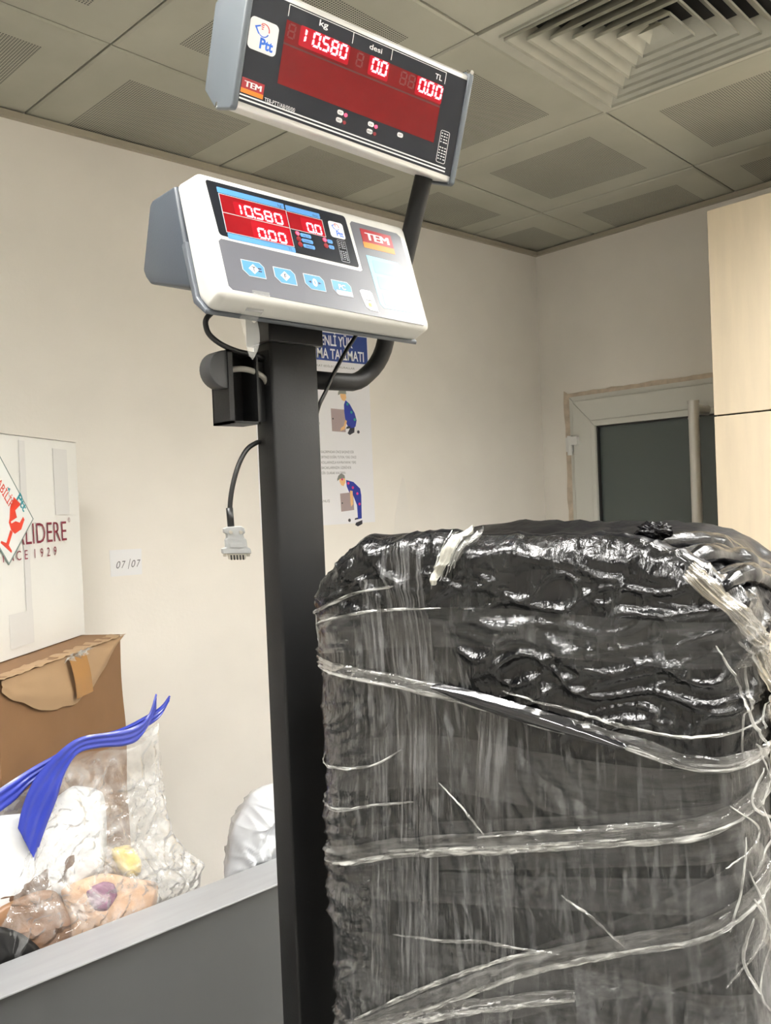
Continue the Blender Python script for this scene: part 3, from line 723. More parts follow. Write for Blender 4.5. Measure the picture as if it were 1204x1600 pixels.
lip_f = strip([(.534, 1.03), (.543, 1.065), (.559, 1.103), (.585, 1.134), (.623, 1.163), (.662, 1.176), (.715, 1.172), (.77, 1.169), (.807, 1.184), (.832, 1.227)],
              [(.564, .957), (.581, 1.004), (.606, 1.06), (.627, 1.111), (.654, 1.143), (.70, 1.144), (.754, 1.135), (.79, 1.142), (.828, 1.185), (.833, 1.205)],
              lambda u, v: 1.646 + .012 * u - .014 * math.sin(u * PI) + .008 * v)
obj('front_zipper_lip', lip_f, M_bluezip, zb, smooth=True)
lip_b = strip([(.40, 1.06), (.47, 1.085), (.533, 1.112), (.583, 1.131), (.648, 1.151), (.702, 1.162), (.758, 1.167), (.809, 1.182), (.844, 1.196), (.865, 1.216)],
              [(.40, 1.02), (.47, 1.045), (.532, 1.071), (.569, 1.099), (.607, 1.115), (.647, 1.136), (.72, 1.146), (.79, 1.155), (.835, 1.172), (.860, 1.205)],
              lambda u, v: 1.674 - .012 * u ** 3 - .003 * v)
obj('back_zipper_lip', lip_b, M_bluezip, zb, smooth=True)

def pillow(poly, y, th, rings=7, seed=0, amp=.004, sub=6, side=(-1, 1), zmin=.743, fold=0.0):
    Q = [V((x, 0, z)) for x, z in poly]; P = []; m_ = len(Q)
    for i in range(m_):                                                 # rounded closed outline
        a_, b_, c_, d_ = Q[i - 1], Q[i], Q[(i + 1) % m_], Q[(i + 2) % m_]
        for k in range(sub):
            t = k / sub; P.append(b_.lerp(c_, t) * .45 + .55 * 0.5 * ((2 * b_) + (c_ - a_) * t + (2 * a_ - 5 * b_ + 4 * c_ - d_) * t * t + (-a_ + 3 * b_ - 3 * c_ + d_) * t ** 3))
    c = sum(P, V((0, 0, 0))) / len(P); bm = bmesh.new(); n = len(P); outer = None
    for s in side:
        prev = None
        for k in range(rings + 1):
            r = 1 - k / rings; h = th * (1 - r ** 4)
            ring_ = []
            for i, p in enumerate(P):
                q = c + (p - c) * max(r, 0.02); nz = noise.noise(q * 22 + V((seed, s * 3, 1))) * amp * 2 * (1 - r ** 3) + s * crease(V((q.x * 24 + seed, 0, q.z * 24)), 5) * amp * 1.2 * (1 - r ** 6) + s * fold * crease(V((q.x * 26 + q.z * 5, 3, q.z * 5 - q.x * 4)), 4) * (1 - r ** 6)
                ring_.append((q.x, y + s * h + nz, max(zmin, q.z)))
            if k == 0:
                if outer is None: outer = [bm.verts.new(v) for v in ring_]
                cur = outer
            else: cur = [bm.verts.new(v) for v in ring_]
            if prev:
                for i in range(n):
                    j = (i + 1) % n; bm.faces.new((prev[i], prev[j], cur[j], cur[i]))
            prev = cur
        bm.faces.new(prev)
    return bm
o = obj('snack_pouch', pillow([(.470, .90), (.497, .912), (.56, .932), (.655, .960), (.663, .925), (.651, .897), (.608, .880), (.60, .80), (.47, .75)], 1.669, .005, seed=2), M_pouchd, smooth=True)
tag(o, 'dark brown kraft pouch standing at the back inside the zip bag', 'pouch')
o = obj('snack_pouch', pillow([(.50, .893), (.564, .899), (.60, .886), (.635, .82), (.615, .750), (.55, .745), (.47, .80), (.44, .86)], 1.651, .0055, seed=9), M_pouchb, smooth=True)
tag(o, 'tan brown kraft pouch slumped at the front of the zip bag', 'pouch')
o = obj('snack_pouch', pillow([(.610, .885), (.66, .893), (.703, .888), (.76, .858), (.812, .829), (.796, .765), (.70, .748), (.632, .756), (.622, .83)], 1.650, .008, seed=4), M_pouchp, smooth=True)
tag(o, 'peach coloured pouch with a mauve print at the bottom right of the zip bag', 'pouch')
o = obj('mauve_packet', pillow([(.655, .872), (.690, .878), (.712, .866), (.718, .840), (.695, .818), (.668, .830)], 1.640, .0035, rings=5, seed=5, amp=.0015), M_purple, smooth=True)
tag(o, 'small round mauve packet lying on the peach pouch', 'packet')
o = obj('wrapped_sweet', pillow([(.722, .925), (.762, .922), (.785, .885), (.783, .856), (.755, .850), (.735, .880)], 1.668, .011, rings=5, seed=7, amp=.005), M_yellow, smooth=True)
tag(o, 'pale yellow wrapped sweet pressed against the clear bag side', 'sweet')
o = obj('paper_packet', pillow([(.45, 1.05), (.51, 1.055), (.58, 1.045), (.65, 1.075), (.71, 1.045), (.715, .96), (.70, .89), (.60, .85), (.45, .85)], 1.668, .005, seed=11, amp=.003), M_whitep, smooth=True)  # outline enlarged so white paper also stands in for film glare
tag(o, 'white paper packet enlarged for film glare behind the brown pouches inside the zip bag', 'packet')
o = obj('print_slip', pillow([(.640, 1.005), (.668, 1.003), (.672, .982), (.645, .984)], 1.672, .0015, rings=3, seed=3, amp=.0005), M_lightblue, smooth=True)
tag(o, 'small pale blue slip above the brown pouch in the bag', 'slip')
o = obj('dark_pouch', pillow([(.44, .88), (.495, .862), (.53, .835), (.56, .795), (.56, .745), (.44, .745)], 1.634, .004, rings=4, seed=13, amp=.002), M_darkb, smooth=True)
tag(o, 'black packet in the lower left corner of the zip bag', 'packet')

def wbag(poly, y, th): 
    return pillow(poly, y, th, rings=26, seed=21, amp=.008, sub=16, fold=.016)
o = obj('plastic_bag', wbag([(1.010, .744), (1.014, .80), (1.026, .856), (1.037, .880), (1.06, .905), (1.084, .935), (1.12, .945), (1.165, .943), (1.21, .92), (1.24, .85), (1.25, .744)], 1.70, .050), M_whitebag, smooth=True)
tag(o, 'white knotted plastic bag on counter half hidden behind scale column', 'plastic bag')

# ================================================================== WORK TABLE UNDER THE SCALE
tb = empty('work_table', (.72, .55, 0), 'low dark table carrying the platform scale and package', 'table')
bm = bmesh.new(); box(bm, .30, .08, .66, 1.20, 1.04, .70); bevel_all(bm, .003, 1); obj('tabletop', bm, M_cfront, tb)
for x, y in ((.34, .12), (1.16, .12), (.34, 1.0), (1.16, 1.0)):
    bm = bmesh.new(); box(bm, x - .02, y - .02, 0, x + .02, y + .02, .66); obj('leg', bm, M_col, tb)

# ================================================================== WEIGHING SCALE
scale = empty('weighing_scale', (.625, .86, .7005), 'charcoal column weighing scale with indicator console and tilted customer display', 'weighing scale')
bm = bmesh.new(); box(bm, .45, .14, .7005, 1.02, .84, .76); box(bm, .56, .84, .7005, .70, .90, .735); bevel_all(bm, .004, 1); obj('base', bm, M_metalbase, scale)
bm = bmesh.new(); box(bm, .44, .13, .762, 1.03, .83, .795); bevel_all(bm, .003, 2); obj('weighing_plate', bm, M_alu, scale)
# column: rectangular tube with a dark plate painting the shade of a cable slot on its left face
X0, X1, Y0, Y1, ZS0, ZS1, ZT = .590, .661, .840, .8775, 1.763, 1.806, 1.846
bm = bmesh.new(); box(bm, X0, Y0, .735, X1, Y1, ZT); bevel_all(bm, .0035, 3); obj('column', bm, M_col, scale, auto=35)
bm = bmesh.new(); prism(bm, rrect(.8445, ZS0, .8715, ZS1, .002), X0 - .0006, X0 + .002, Fr((0, 0, 0), (0, 1, 0), (0, 0, 1), (1, 0, 0), 1.0)); obj('cable_slot', bm, M_slot, scale)
bm = bmesh.new(); box(bm, .5845, .8335, 1.8145, .6665, .884, 1.874); bevel_all(bm, .0012, 1); cl = obj('collar', bm, M_blk, scale)
bm = bmesh.new(); rod(bm, (.581, .858, 1.846), (.5848, .858, 1.846), .0065, 14); rod(bm, (.5795, .858, 1.846), (.5812, .858, 1.846), .0038, 6); obj('collar_screw', bm, M_screw, cl)

# cable holder box on the left of the column, with a rounded ear
FC = Fr((0, 0, 0), (1, 0, 0), (0, 0, 1), (0, 1, 0), 1.0)
bm = bmesh.new(); a, b, z0, z1, yf, yb = .5345, .5765, 1.716, 1.802, .848, .886; t = .0028
box(bm, a, yf, z0, a + .0065, yb, z1); box(bm, b - t, yf, z0, b, yb, z1); box(bm, a, yb - t, z0, b, yb, z1); box(bm, a, yf, z0, b, yb, z0 + t); box(bm, a, yf, z1 - t, b, yb, z1)
box(bm, b, .856, z0 + .004, .590, .872, z1 - .01)
hb = obj('cable_box', bm, M_col, scale)
bm = bmesh.new(); box(bm, a + .0065, yb - .005, z0 + t, b - t, yb - .0029, z1 - t); obj('recess_shade', bm, M_slot, hb)  # dark sheet paints the shade inside the open box
bm = bmesh.new(); ear = [(a + .002, 1.757)] + [(.5335 - .0225 * math.sin(PI * k / 16), 1.779 - .0222 * math.cos(PI * k / 16)) for k in range(17)] + [(a + .002, 1.801)]
prism(bm, ear, .850, .874, FC); bevel_all(bm, .0015, 2, 40); obj('rounded_ear', bm, mat('charcoal_ear', (0.055, 0.057, 0.06), 0.5), hb, auto=35)

# cables
def cable(name, pts, r, m, par=scale, n=10): 
    bm = bmesh.new(); tube(bm, smooth_path(pts, n), r, 12); return obj(name, bm, m, par, smooth=True)
cable('indicator_cable', [(.528, .842, 1.862), (.519, .85, 1.845), (.5105, .85, 1.836), (.5085, .85, 1.828), (.513, .85, 1.817), (.528, .85, 1.8075), (.549, .85, 1.8015), (.575, .852, 1.799), (.597, .856, 1.795)], .0032, M_cable)
cable('grey_sheath_cable', [(.540, .868, 1.779), (.552, .858, 1.7815), (.565, .855, 1.7815), (.578, .853, 1.778), (.588, .8525, 1.772), (.594, .855, 1.764), (.598, .858, 1.758)], .0034, M_greycable)
cable('display_cable', [(.742, .838, 1.86), (.7256, .842, 1.8328), (.7104, .842, 1.8147), (.6873, .842, 1.7824), (.6735, .842, 1.7595), (.6635, .843, 1.743), (.6625, .850, 1.728)], .0026, M_cable)
sc_ = cable('serial_cable', [(.594, .872, 1.697), (.584, .871, 1.695), (.569, .870, 1.686), (.556, .87, 1.666), (.546, .87, 1.638), (.5418, .87, 1.612), (.5425, .87, 1.598), (.5428, .87, 1.592)], .0030, M_cable)
bm = bmesh.new(); tube(bm, [V((.5416, .87, 1.617)), V((.5428, .87, 1.591))], .0042, 12); obj('cable_boot', bm, M_cable, sc_, smooth=True)
FCn = Fr((.5435, .865, 1.594), V((1, -.38, -.06)), V((.06, .0, -1)), V((.38, 1, 0)))
bm = bmesh.new()
prism(bm, [(-9, 0), (8, -.8), (11.5, 1), (12, 7), (9.5, 8.5), (10, 13), (12.5, 15), (13, 24), (16.5, 26), (17, 32), (-17, 32), (-17, 26), (-12, 24.5), (-12, 15), (-10, 13), (-10, 8.5), (-13, 7), (-13, 2)], -5.5, 5.5, FCn)
bevel_all(bm, .0007, 1, 40)
prism(bm, rrect(-7.5, 20, 7.5, 24.5, 1), -6.2, -5.4, FCn)
cn = obj('connector', bm, M_conn, sc_)
WO_fix = cn
for x in (-5.5, 6.5): layer_ = bmesh.new(); prism(layer_, circ(x, 6.3, 2.2), -6.6, -5.4, FCn); obj('clamp_screw', layer_, M_pin, sc_)
for x in (-14, 14): layer_ = bmesh.new(); prism(layer_, rrect(x - 1.7, 30, x + 1.7, 35.5, .5), -2, 2, FCn); obj('thumb_screw', layer_, M_pin, sc_)
bm = bmesh.new(); prism(bm, [(-11, 32), (11, 32), (9.5, 39), (-9.5, 39)], -4, 4, FCn, 0)
for k in range(5): prism(bm, rrect(-8.2 + k * 3.6, 33.5, -6.6 + k * 3.6, 39.4), -4.5, -3.9, FCn, 1)
obj('plug_shell', bm, [M_pin, M_slot], sc_)
# bent pipe that carries the customer display
pp = [V((.655, .860, 1.7765)), V((.700, .860, 1.7765))]
cx, cz, Rr = .7245, 1.833, .0565
for k in range(1, 10):
    a_ = -PI / 2 + (PI / 2) * k / 9; pp.append(V((cx - .003 + Rr * math.cos(a_) + .003, .860 - .0035 * max(0, k - 4), cz + Rr * math.sin(a_))))
base = pp[-1]; dirp = V((.012, -.385, .923)).normalized()
pp += [base + dirp * s for s in (.02, .05, .1, .16, .20, .235, .262)]
bm = bmesh.new(); tube(bm, pp, .0118, 20); obj('bent_pipe', bm, M_col, scale, smooth=True)

# ------------------------------------------------------------------ indicator console
FI = Fr((.47845, .78931, 1.96901), (.99981, -.01224, -.01485), (-.01782, -.29892, -.95358), (.00723, .95367, -.29908))
def prof(bm, poly, xa, xb, F, mi=0):                                   # poly in (y, d), extruded along x
    G = Fr(F(0, 0, 0), F.ey, F.en, F.ex); return prism(bm, poly, xa, xb, G, mi)
bm = bmesh.new(); prof(bm, [(-20, 44), (100, 50), (101, 57), (50, 136), (38, 143), (27, 146), (-34, 104), (-36, 96)], -9.5, 295.5, FI); bevel_all(bm, .004, 3, 25)
ind = obj('indicator', bm, M_grey, scale, auto=40)
bm = bmesh.new(); prof(bm, [(-8, 0), (139.5, 0), (141, 32), (119, 46), (-22.5, 46)], -8, 294.5, FI); bevel_all(bm, .008, 4, 25)
obj('front_shell', bm, M_shell, ind, auto=40)
bm = bmesh.new(); prof(bm, [(50, 44), (118, 44), (140, 31), (144, 34), (121, 52), (50, 53)], -10.5, 297, FI); bevel_all(bm, .0015, 2, 25); obj('lower_rim', bm, mat('grey_rim', (0.075, 0.085, 0.10), 0.45), ind, auto=40)  # rim colour set darker to carry the shadow along the bottom
# printed overlays
def R4(c, r, n=4):                                                     # rounded quad through four corners
    out = []
    for i in range(4):
        p, a, b = V((*c[i], 0)), V((*c[i - 1], 0)), V((*c[(i + 1) % 4], 0))
        da, db = (a - p).normalized() * r, (b - p).normalized() * r
        for k in range(n + 1):
            t = k / n; q_ = (p + da) * (1 - t) ** 2 + p * 2 * t * (1 - t) + (p + db) * t * t; out.append((q_.x, q_.y))
    return out
def layer(name, poly, d0, d1, m, par, F=FI):
    bm = bmesh.new(); prism(bm, poly, d0, d1, F); return obj(name, bm, m, par)
layer('display_overlay', R4([(.3, .2), (191.8, .4), (195.2, 70.8), (4, 67.5)], 4.5), .2, -.3, M_ovd, ind)
bm = bmesh.new(); prism(bm, R4([(1.5, 72.5), (197.5, 75.3), (285.2, 75), (285, 135.6), (1.8, 131.4)], 5) if False else
    R4([(1.5, 72.0), (197.8, 75.5), (285.0, 135.8), (1.8, 131.6)], 4), .2, -.28, FI)
bm.free()
kp = [(5, 71.6), (195.5, 75.2), (199.4, 73.0), (197.6, 9), (201, 5.2), (275.5, 5.8), (281, 10), (285.4, 131), (281.5, 135.8), (6.5, 131.6), (2.2, 127.5), (1.4, 75)]
layer('keypad_overlay', kp, .2, -.3, M_ovg, ind)
# silver border of the display field
bm = bmesh.new()
o1 = R4([(-.4, -.5), (192.6, -.3), (196.0, 71.6), (3.2, 68.2)], 5); i1 = R4([(.3, .2), (191.8, .4), (195.2, 70.8), (4, 67.5)], 4.5)
n_ = len(o1); A_ = [bm.verts.new(FI(x, y, -.05)) for x, y in o1]; B_ = [bm.verts.new(FI(x, y, -.35)) for x, y in i1]
for k in range(n_): bm.faces.new((A_[k], A_[(k + 1) % n_], B_[(k + 1) % n_], B_[k]))
obj('overlay_border', bm, M_shell, ind)
# blue header strips
for x0, y0, x1, y1, s_, sz in ((13, 6.2, 100, 13, 'kg', 6), (102, 6.8, 151, 13.8, 'desi', 5), (14.6, 62.6, 102, 69, 'TL', 5.5)):
    bm = bmesh.new(); prism(bm, rrect(x0, y0, x1, y1, 1), -.3, -.6, FI, 0); text(bm, s_, FI, x1 - 4, y1 - 1, sz, -.8, 1, 'RIGHT')
    obj('header_strip', bm, [M_blue, M_ink], ind)
layer('red_window', rrect(14.2, 14.6, 101, 61.4), -.3, -.55, M_redmid, ind)
layer('red_window', rrect(102.4, 15.4, 152.6, 37.6), -.3, -.55, M_redmid, ind)
bm = bmesh.new()
for q4 in ((13.6, 14, 101.6, 14.6), (13.6, 61.4, 101.6, 62), (13.6, 14, 14.2, 62), (101, 14, 101.6, 62), (14.2, 37.2, 101, 37.9), (102, 14.8, 153, 15.4), (102, 37.6, 153, 38.2), (152.6, 14.8, 153.2, 38.2)):
    prism(bm, rrect(*q4), -.4, -.75, FI)
obj('window_border', bm, M_line, ind)
for q4 in ((30, 20, 99.5, 36.8), (48, 39, 99.8, 61), (120, 18.5, 151.5, 37.2)): layer('painted_glow', rrect(*q4, 2), -.5, -.7, M_redglow, ind)  # glowing plates put in for the halo behind the digits
for k, ch in enumerate('10580'):
    obj('digit', digit_bm(ch, FI, [37, 43.0, 55.6, 68.6, 82.2][k], 22.6, 10.3, 13.8, 1.75, -.02, -2.0, -1.2, dot=(k == 1)), M_seg, ind)
for k, ch in enumerate('000'):
    obj('digit', digit_bm(ch, FI, 54.6 + k * 13.5, 47.6, 10.3, 13.4, 2.0, -.02, -2.0, -1.2, dot=(k == 0)), M_seg, ind)
for k, ch in enumerate('00'):
    obj('digit', digit_bm(ch, FI, 126.8 + k * 11.6, 24.6, 9.2, 12.6, 1.6, -.02, -2.0, -1.2, dot=(k == 0)), M_seg, ind)
bm, ms = post_logo(FI, 162, 13, 22, -.3); obj('postal_logo', bm, ms, ind)
for k, (x, y, on) in enumerate(((110.5, 42.4, 1), (111, 49.4, 0), (111.4, 56.4, 0), (149.6, 42.4, 1), (150, 50.0, 0))):
    bm = bmesh.new(); prism(bm, circ(x, y, 3.2, 18), -.3, -.9, FI, 0); prism(bm, circ(x, y, 2.5, 18), -.9, -1.3, FI, 1)
    obj('signal_lamp', bm, [M_tem, M_led if on else M_ledoff], ind)
for x0, y0, x1, s in ((114.6, 40.4, 130, 'Ağ. B'), (115, 47.4, 131, 'DARA'), (115.4, 54.4, 132, 'PROG'), (153.6, 40.4, 161.5, 'T'), (154, 48, 162, 'N')):
    bm = bmesh.new(); prism(bm, rrect(x0, y0, x1, y0 + 4.8, 1.6), -.3, -.6, FI, 0); text(bm, s, FI, (x0 + x1) / 2, y0 + 4, 3.6, -.8, 1, 'CENTER')
    obj('signal_label', bm, [M_blue, M_ink], ind)
def spec_box(bm, F, x0, y0, x1, y1, d, t=.4, r=1.5, rows=9):
    o_ = rrect(x0, y0, x1, y1, r); i_ = rrect(x0 + t, y0 + t, x1 - t, y1 - t, max(.1, r - t)); n = len(o_)
    A = [bm.verts.new(F(x, y, d)) for x, y in o_]; B = [bm.verts.new(F(x, y, d)) for x, y in i_]
    for k in range(n): bm.faces.new((A[k], A[(k + 1) % n], B[(k + 1) % n], B[k]))
    rnd = random.Random(3); yy = y0 + (y1 - y0) * .08
    for k in range(rows):
        if k == rows // 2: yy += (y1 - y0) * .08; 
        x = x0 + (x1 - x0) * .12
        for c_ in range(3):
            wd = (x1 - x0) * rnd.uniform(.12, .22)
            prism(bm, rrect(x, yy, x + wd, yy + (y1 - y0) * .028), d, d - .1, F); x += (x1 - x0) * .28
        yy += (y1 - y0) * .088
bm = bmesh.new(); spec_box(bm, FI, 169, 37.5, 181.6, 67, -.6); obj('rating_print', bm, M_line, ind)
# keys
for k, (x, y, s) in enumerate(((24, 92.2, 'T'), (64.6, 93.4, 'F'), (104.9, 94.4, '0'), (144.6, 95.2, 'PC'))):
    bm = bmesh.new(); wd, hg = 28.6, 19.4
    def keyshape(e): return [(x + e, y + e), (x + wd - 5 - e * .5, y + e), (x + wd - e, y + 5 + e * .3), (x + wd - e, y + hg - e), (x + 7 + e * .5, y + hg - e), (x + e, y + hg - 7 - e * .3)]
    prism(bm, keyshape(0), -.3, -.7, FI, 1); prism(bm, keyshape(.9), -.7, -.85, FI, 0)
    cxk, cyk = x + wd / 2, y + hg / 2
    if s in 'TF':
        prism(bm, [(cxk - 6.4, cyk), (cxk, cyk - 6.0), (cxk + 6.4, cyk), (cxk, cyk + 6.0)], -.85, -1.0, FI, 2); text(bm, s, FI, cxk, cyk + 2.8, 8, -1.15, 3, 'CENTER', bold=.02)
        if s == 'T':
            for dy in (-1.6, 1.6): prism(bm, rrect(cxk + 5.5, cyk + dy - .8, cxk + 10, cyk + dy + .8), -.85, -.98, FI, 3)
    elif s == '0':
        prism(bm, [(cxk - 9.5, cyk), (cxk - 5, cyk - 1.6), (cxk - 5, cyk + 1.6)], -.85, -.98, FI, 3); prism(bm, [(cxk + 9.5, cyk), (cxk + 5, cyk - 1.6), (cxk + 5, cyk + 1.6)], -.85, -.98, FI, 3)
        text(bm, '0', FI, cxk, cyk + 4.4, 12.5, -1.1, 2, 'CENTER', bold=.05)
    else:
        text(bm, 'PC', FI, cxk, cyk + 1.4, 9, -1.1, 2, 'CENTER', bold=.02); prism(bm, rrect(x + 4.5, y + hg - 6.5, x + wd - 1.4, y + hg - 1.2), -.85, -1.0, FI, 2)
        text(bm, 'SEND', FI, cxk + 2, y + hg - 2.4, 3.6, -1.15, 1, 'CENTER')
    obj('key', bm, [M_keyb, M_line, M_white, M_ink], ind)
bm, ms = tem_plaque(FI, 212, 12.5, 51, 26.5, -.3, [M_tem, M_orange, M_white]); obj('maker_plaque', bm, ms, ind)
bm = bmesh.new(); prism(bm, [(211.4, 50), (263, 51), (269.5, 57), (274.6, 121), (219, 121), (214.4, 116)], -.3, -.6, FI, 0)
for k in range(3): prism(bm, rrect(219 + k * 1.4, 55.5 + k * 22, 266 + k * 1.7, 73 + k * 22, 2), -.6, -.75, FI, 1)
obj('info_panel', bm, [M_cyan, mat('pale_blue_field', (0.22, 0.47, 0.68), 0.30, spec=0.5)], ind)
bm = bmesh.new(); prism(bm, [(186, 103), (189, 101), (202, 101), (205, 104), (208.5, 128), (196, 127.5), (190, 124), (187, 110)], -.3, -.8, FI, 0)
text(bm, 'RL', FI, 197, 110.5, 5, -1.0, 1, 'CENTER'); prism(bm, rrect(192.5, 114, 202, 115), -.8, -.9, FI, 1); prism(bm, rrect(194.5, 118, 199.5, 123, 1), -.8, -.9, FI, 2)
obj('paper_sticker', bm, [M_white, M_ink, M_orange], ind)
bm = bmesh.new()
def tapef(u, v):
    a = FI(30 + 22 * u, 128 + 14 * min(1, v * 3), -.8 + 32 * max(0, min(1, v * 3 - .4)))
    if v > 1 / 3:
        q_ = (v - 1 / 3) * 1.5; a = FI(30 + 22 * u, 142, 31) + V((.004 * math.sin(q_ * 3) + (.010 - .018 * u) * q_ ** 3, 0, -.042 * q_ - .004 * u * q_))
    return a
grid(bm, tapef, 8, 26); obj('loose_tape', bm, M_tapefilm, ind, smooth=True)
bm = bmesh.new(); prof(bm, rrect(60, 132, 74, 133), 5, 30, FI); bm.free()
bm = bmesh.new(); G_ = Fr(FI(0, 100, 57), FI.ex, (FI(0, 27, 146) - FI(0, 100, 57)), FI.ey)
prism(bm, rrect(0, 14, 26, 44, 1), -.2, -.8, G_, 0); prism(bm, rrect(4, 22, 20, 26), -.8, -.95, G_, 1); prism(bm, rrect(4, 30, 16, 33), -.8, -.95, G_, 1)
G2 = Fr(G_.O, FI.ex, G_.ey, FI.ex.cross(G_.ey) * (1 if FI.ex.cross(G_.ey).z > 0 else -1))
bm.free(); bm = bmesh.new(); prism(bm, rrect(2, 14, 26, 50, 1), -.3, -.9, G2, 0); prism(bm, rrect(6, 20, 20, 25), -.9, -1.05, G2, 1); prism(bm, rrect(6, 34, 16, 38), -.9, -1.05, G2, 1)
obj('rating_label', bm, [M_paper, M_logored], ind)

# ------------------------------------------------------------------ customer display
fx = V((.9669, -.1817, -.1254)); fy = V((-.0946, .2273, -.9627)); fy = (fy - fx.normalized() * fy.dot(fx.normalized())).normalized()
FDp = Fr((.5267, .7494, 2.1688), fx, fy, fx.cross(fy))
pf = [(-8, -.5), (121, -.5), (122.5, 2), (113, 53), (83, 102), (-14, 108), (-20, 60), (-12, 6)]
bm = bmesh.new(); prof(bm, [(y * .985 + .6, d * .985 + .8) for y, d in pf], -1, 284, FDp); bevel_all(bm, .002, 2, 25)
dsp = obj('customer_display', bm, M_alu, scale, auto=35)
for xa, xb in ((-8.5, -.9), (283.2, 290.5)):
    bm = bmesh.new(); prof(bm, [(-10, -3), (122, -3), (125, 2), (115, 54), (84, 105), (-16, 111), (-23, 60), (-14, 5)], xa, xb, FDp); bevel_all(bm, .0022, 3, 25)
    e_ = obj('end_cap', bm, M_capgrey, dsp, auto=40)
for (y_, d_) in ((112, 48), (-12, 12)):
    for x_, a0, a1 in ((-8.5, -1.2, .4), (290.5, -.4, 1.2)):
        bm = bmesh.new(); prism(bm, circ(0, 0, 3.4, 18), a0, a1, Fr(FDp(x_, y_, d_), FDp.ey, FDp.en, FDp.ex)); obj('cap_screw', bm, M_screw, dsp)
layer('cap_screw', circ(285.5, -11.5, 2.6), -4.2, 3, M_screw, dsp, FDp)
D = lambda name, poly, d0, d1, m: layer(name, poly, d0, d1, m, dsp, FDp)
D('face_panel', rrect(-.5, -2, 283, 114.6), .4, -.4, M_ovd)
bm, ms = post_logo(FDp, -.2, 25.8, 33, -.4); obj('postal_logo', bm, ms, dsp)
bm, ms = tem_plaque(FDp, 0, 89.4, 26, 15.4, -.4, [M_tem, M_orange, M_white]); obj('maker_plaque', bm, ms, dsp)
bm = bmesh.new()
text(bm, 'TEB-PTT/AB/00/00', FDp, 28, 106, 6.2, -.6, 0, width=37)
text(bm, 'kg', FDp, 78, 8.0, 9.2, -.6, 0, width=11, bold=.015); text(bm, 'desi', FDp, 143.5, 9.6, 8.2, -.6, 0, width=17, bold=.015); text(bm, 'TL', FDp, 236.5, 11.2, 8.8, -.6, 0, width=10.5, bold=.015)
for q4 in ((40.5, -.6, 251.8, .1), (40.5, -.6, 41.2, 12), (121, -.6, 121.7, 12), (173.4, -.6, 174.1, 12), (251.2, -.6, 251.9, 13)): prism(bm, rrect(*q4), -.4, -.6, FDp)
prism(bm, rrect(-.4, 106.4, 274, 107.9), -.4, -.6, FDp); prism(bm, rrect(-.4, 110.2, 274, 111.9), -.4, -.6, FDp)
spec_box(bm, FDp, 258, 64.5, 271.6, 103, -.6, .6, 2.5)
obj('lettering', bm, M_white, dsp)
D('red_window', rrect(40, 15.8, 250.5, 82.8), -.4, -.6, M_red)
D('dark_line', rrect(40, 39.4, 250.5, 41.2), -.6, -.7, M_reddk)
for q4 in ((57, 15.2, 119.8, 36.6), (146, 15.6, 173.2, 37), (212, 16, 251, 37.4)): layer('painted_glow', rrect(*q4, 2), -.6, -.8, M_redglow, dsp, FDp)  # glowing plates again stand in for the digits' halo
for x0, ch in ((42.5, '8'), (129, '8'), (189, '8'), (200.5, '8')):
    obj('unlit_digit', digit_bm(ch, FDp, x0, 18, 9, 15.5, 1.7, .06, -.9, -.6), M_segoff, dsp)
for k, ch in enumerate('10580'):
    obj('digit', digit_bm(ch, FDp, [62.3, 72.2, 84.0, 95.2, 106.6][k], 16.7, 9.4, 15.8, 2.2, .055, -2.4, -1.4, dot=(k == 1)), M_seg, dsp)
for k, ch in enumerate('00'): obj('digit', digit_bm(ch, FDp, 149 + k * 11.5, 17, 9.4, 16, 2.2, .055, -2.4, -1.4, dot=(k == 0)), M_seg, dsp)
for k, ch in enumerate('000'): obj('digit', digit_bm(ch, FDp, 215 + k * 12.2, 17.4, 9.6, 16, 2.2, .055, -2.4, -1.4, dot=(k == 0)), M_seg, dsp)
for x, y, on, s in ((120.5, 88.4, 1, 'NT'), (120.2, 96.8, 0, 'NT'), (161.5, 88.6, 1, 'ILK'), (161.3, 96.9, 0, 'HNM'), (202.5, 88.4, None, 'NT')):
    bm = bmesh.new(); prism(bm, rrect(x - 4, y - 2.6, x + 4, y + 2.6, 2.2), -.4, -.7, FDp, 0); text(bm, s, FDp, x, y + 1.4, 3.4, -.9, 1, 'CENTER')
    obj('signal_label', bm, [M_white, M_ink], dsp)
    if on is not None: 
        bm = bmesh.new(); prism(bm, circ(x + 7, y + .8, 2.1, 16), -.4, -1.3, FDp); obj('signal_lamp', bm, M_led if on else M_ledoff, dsp)

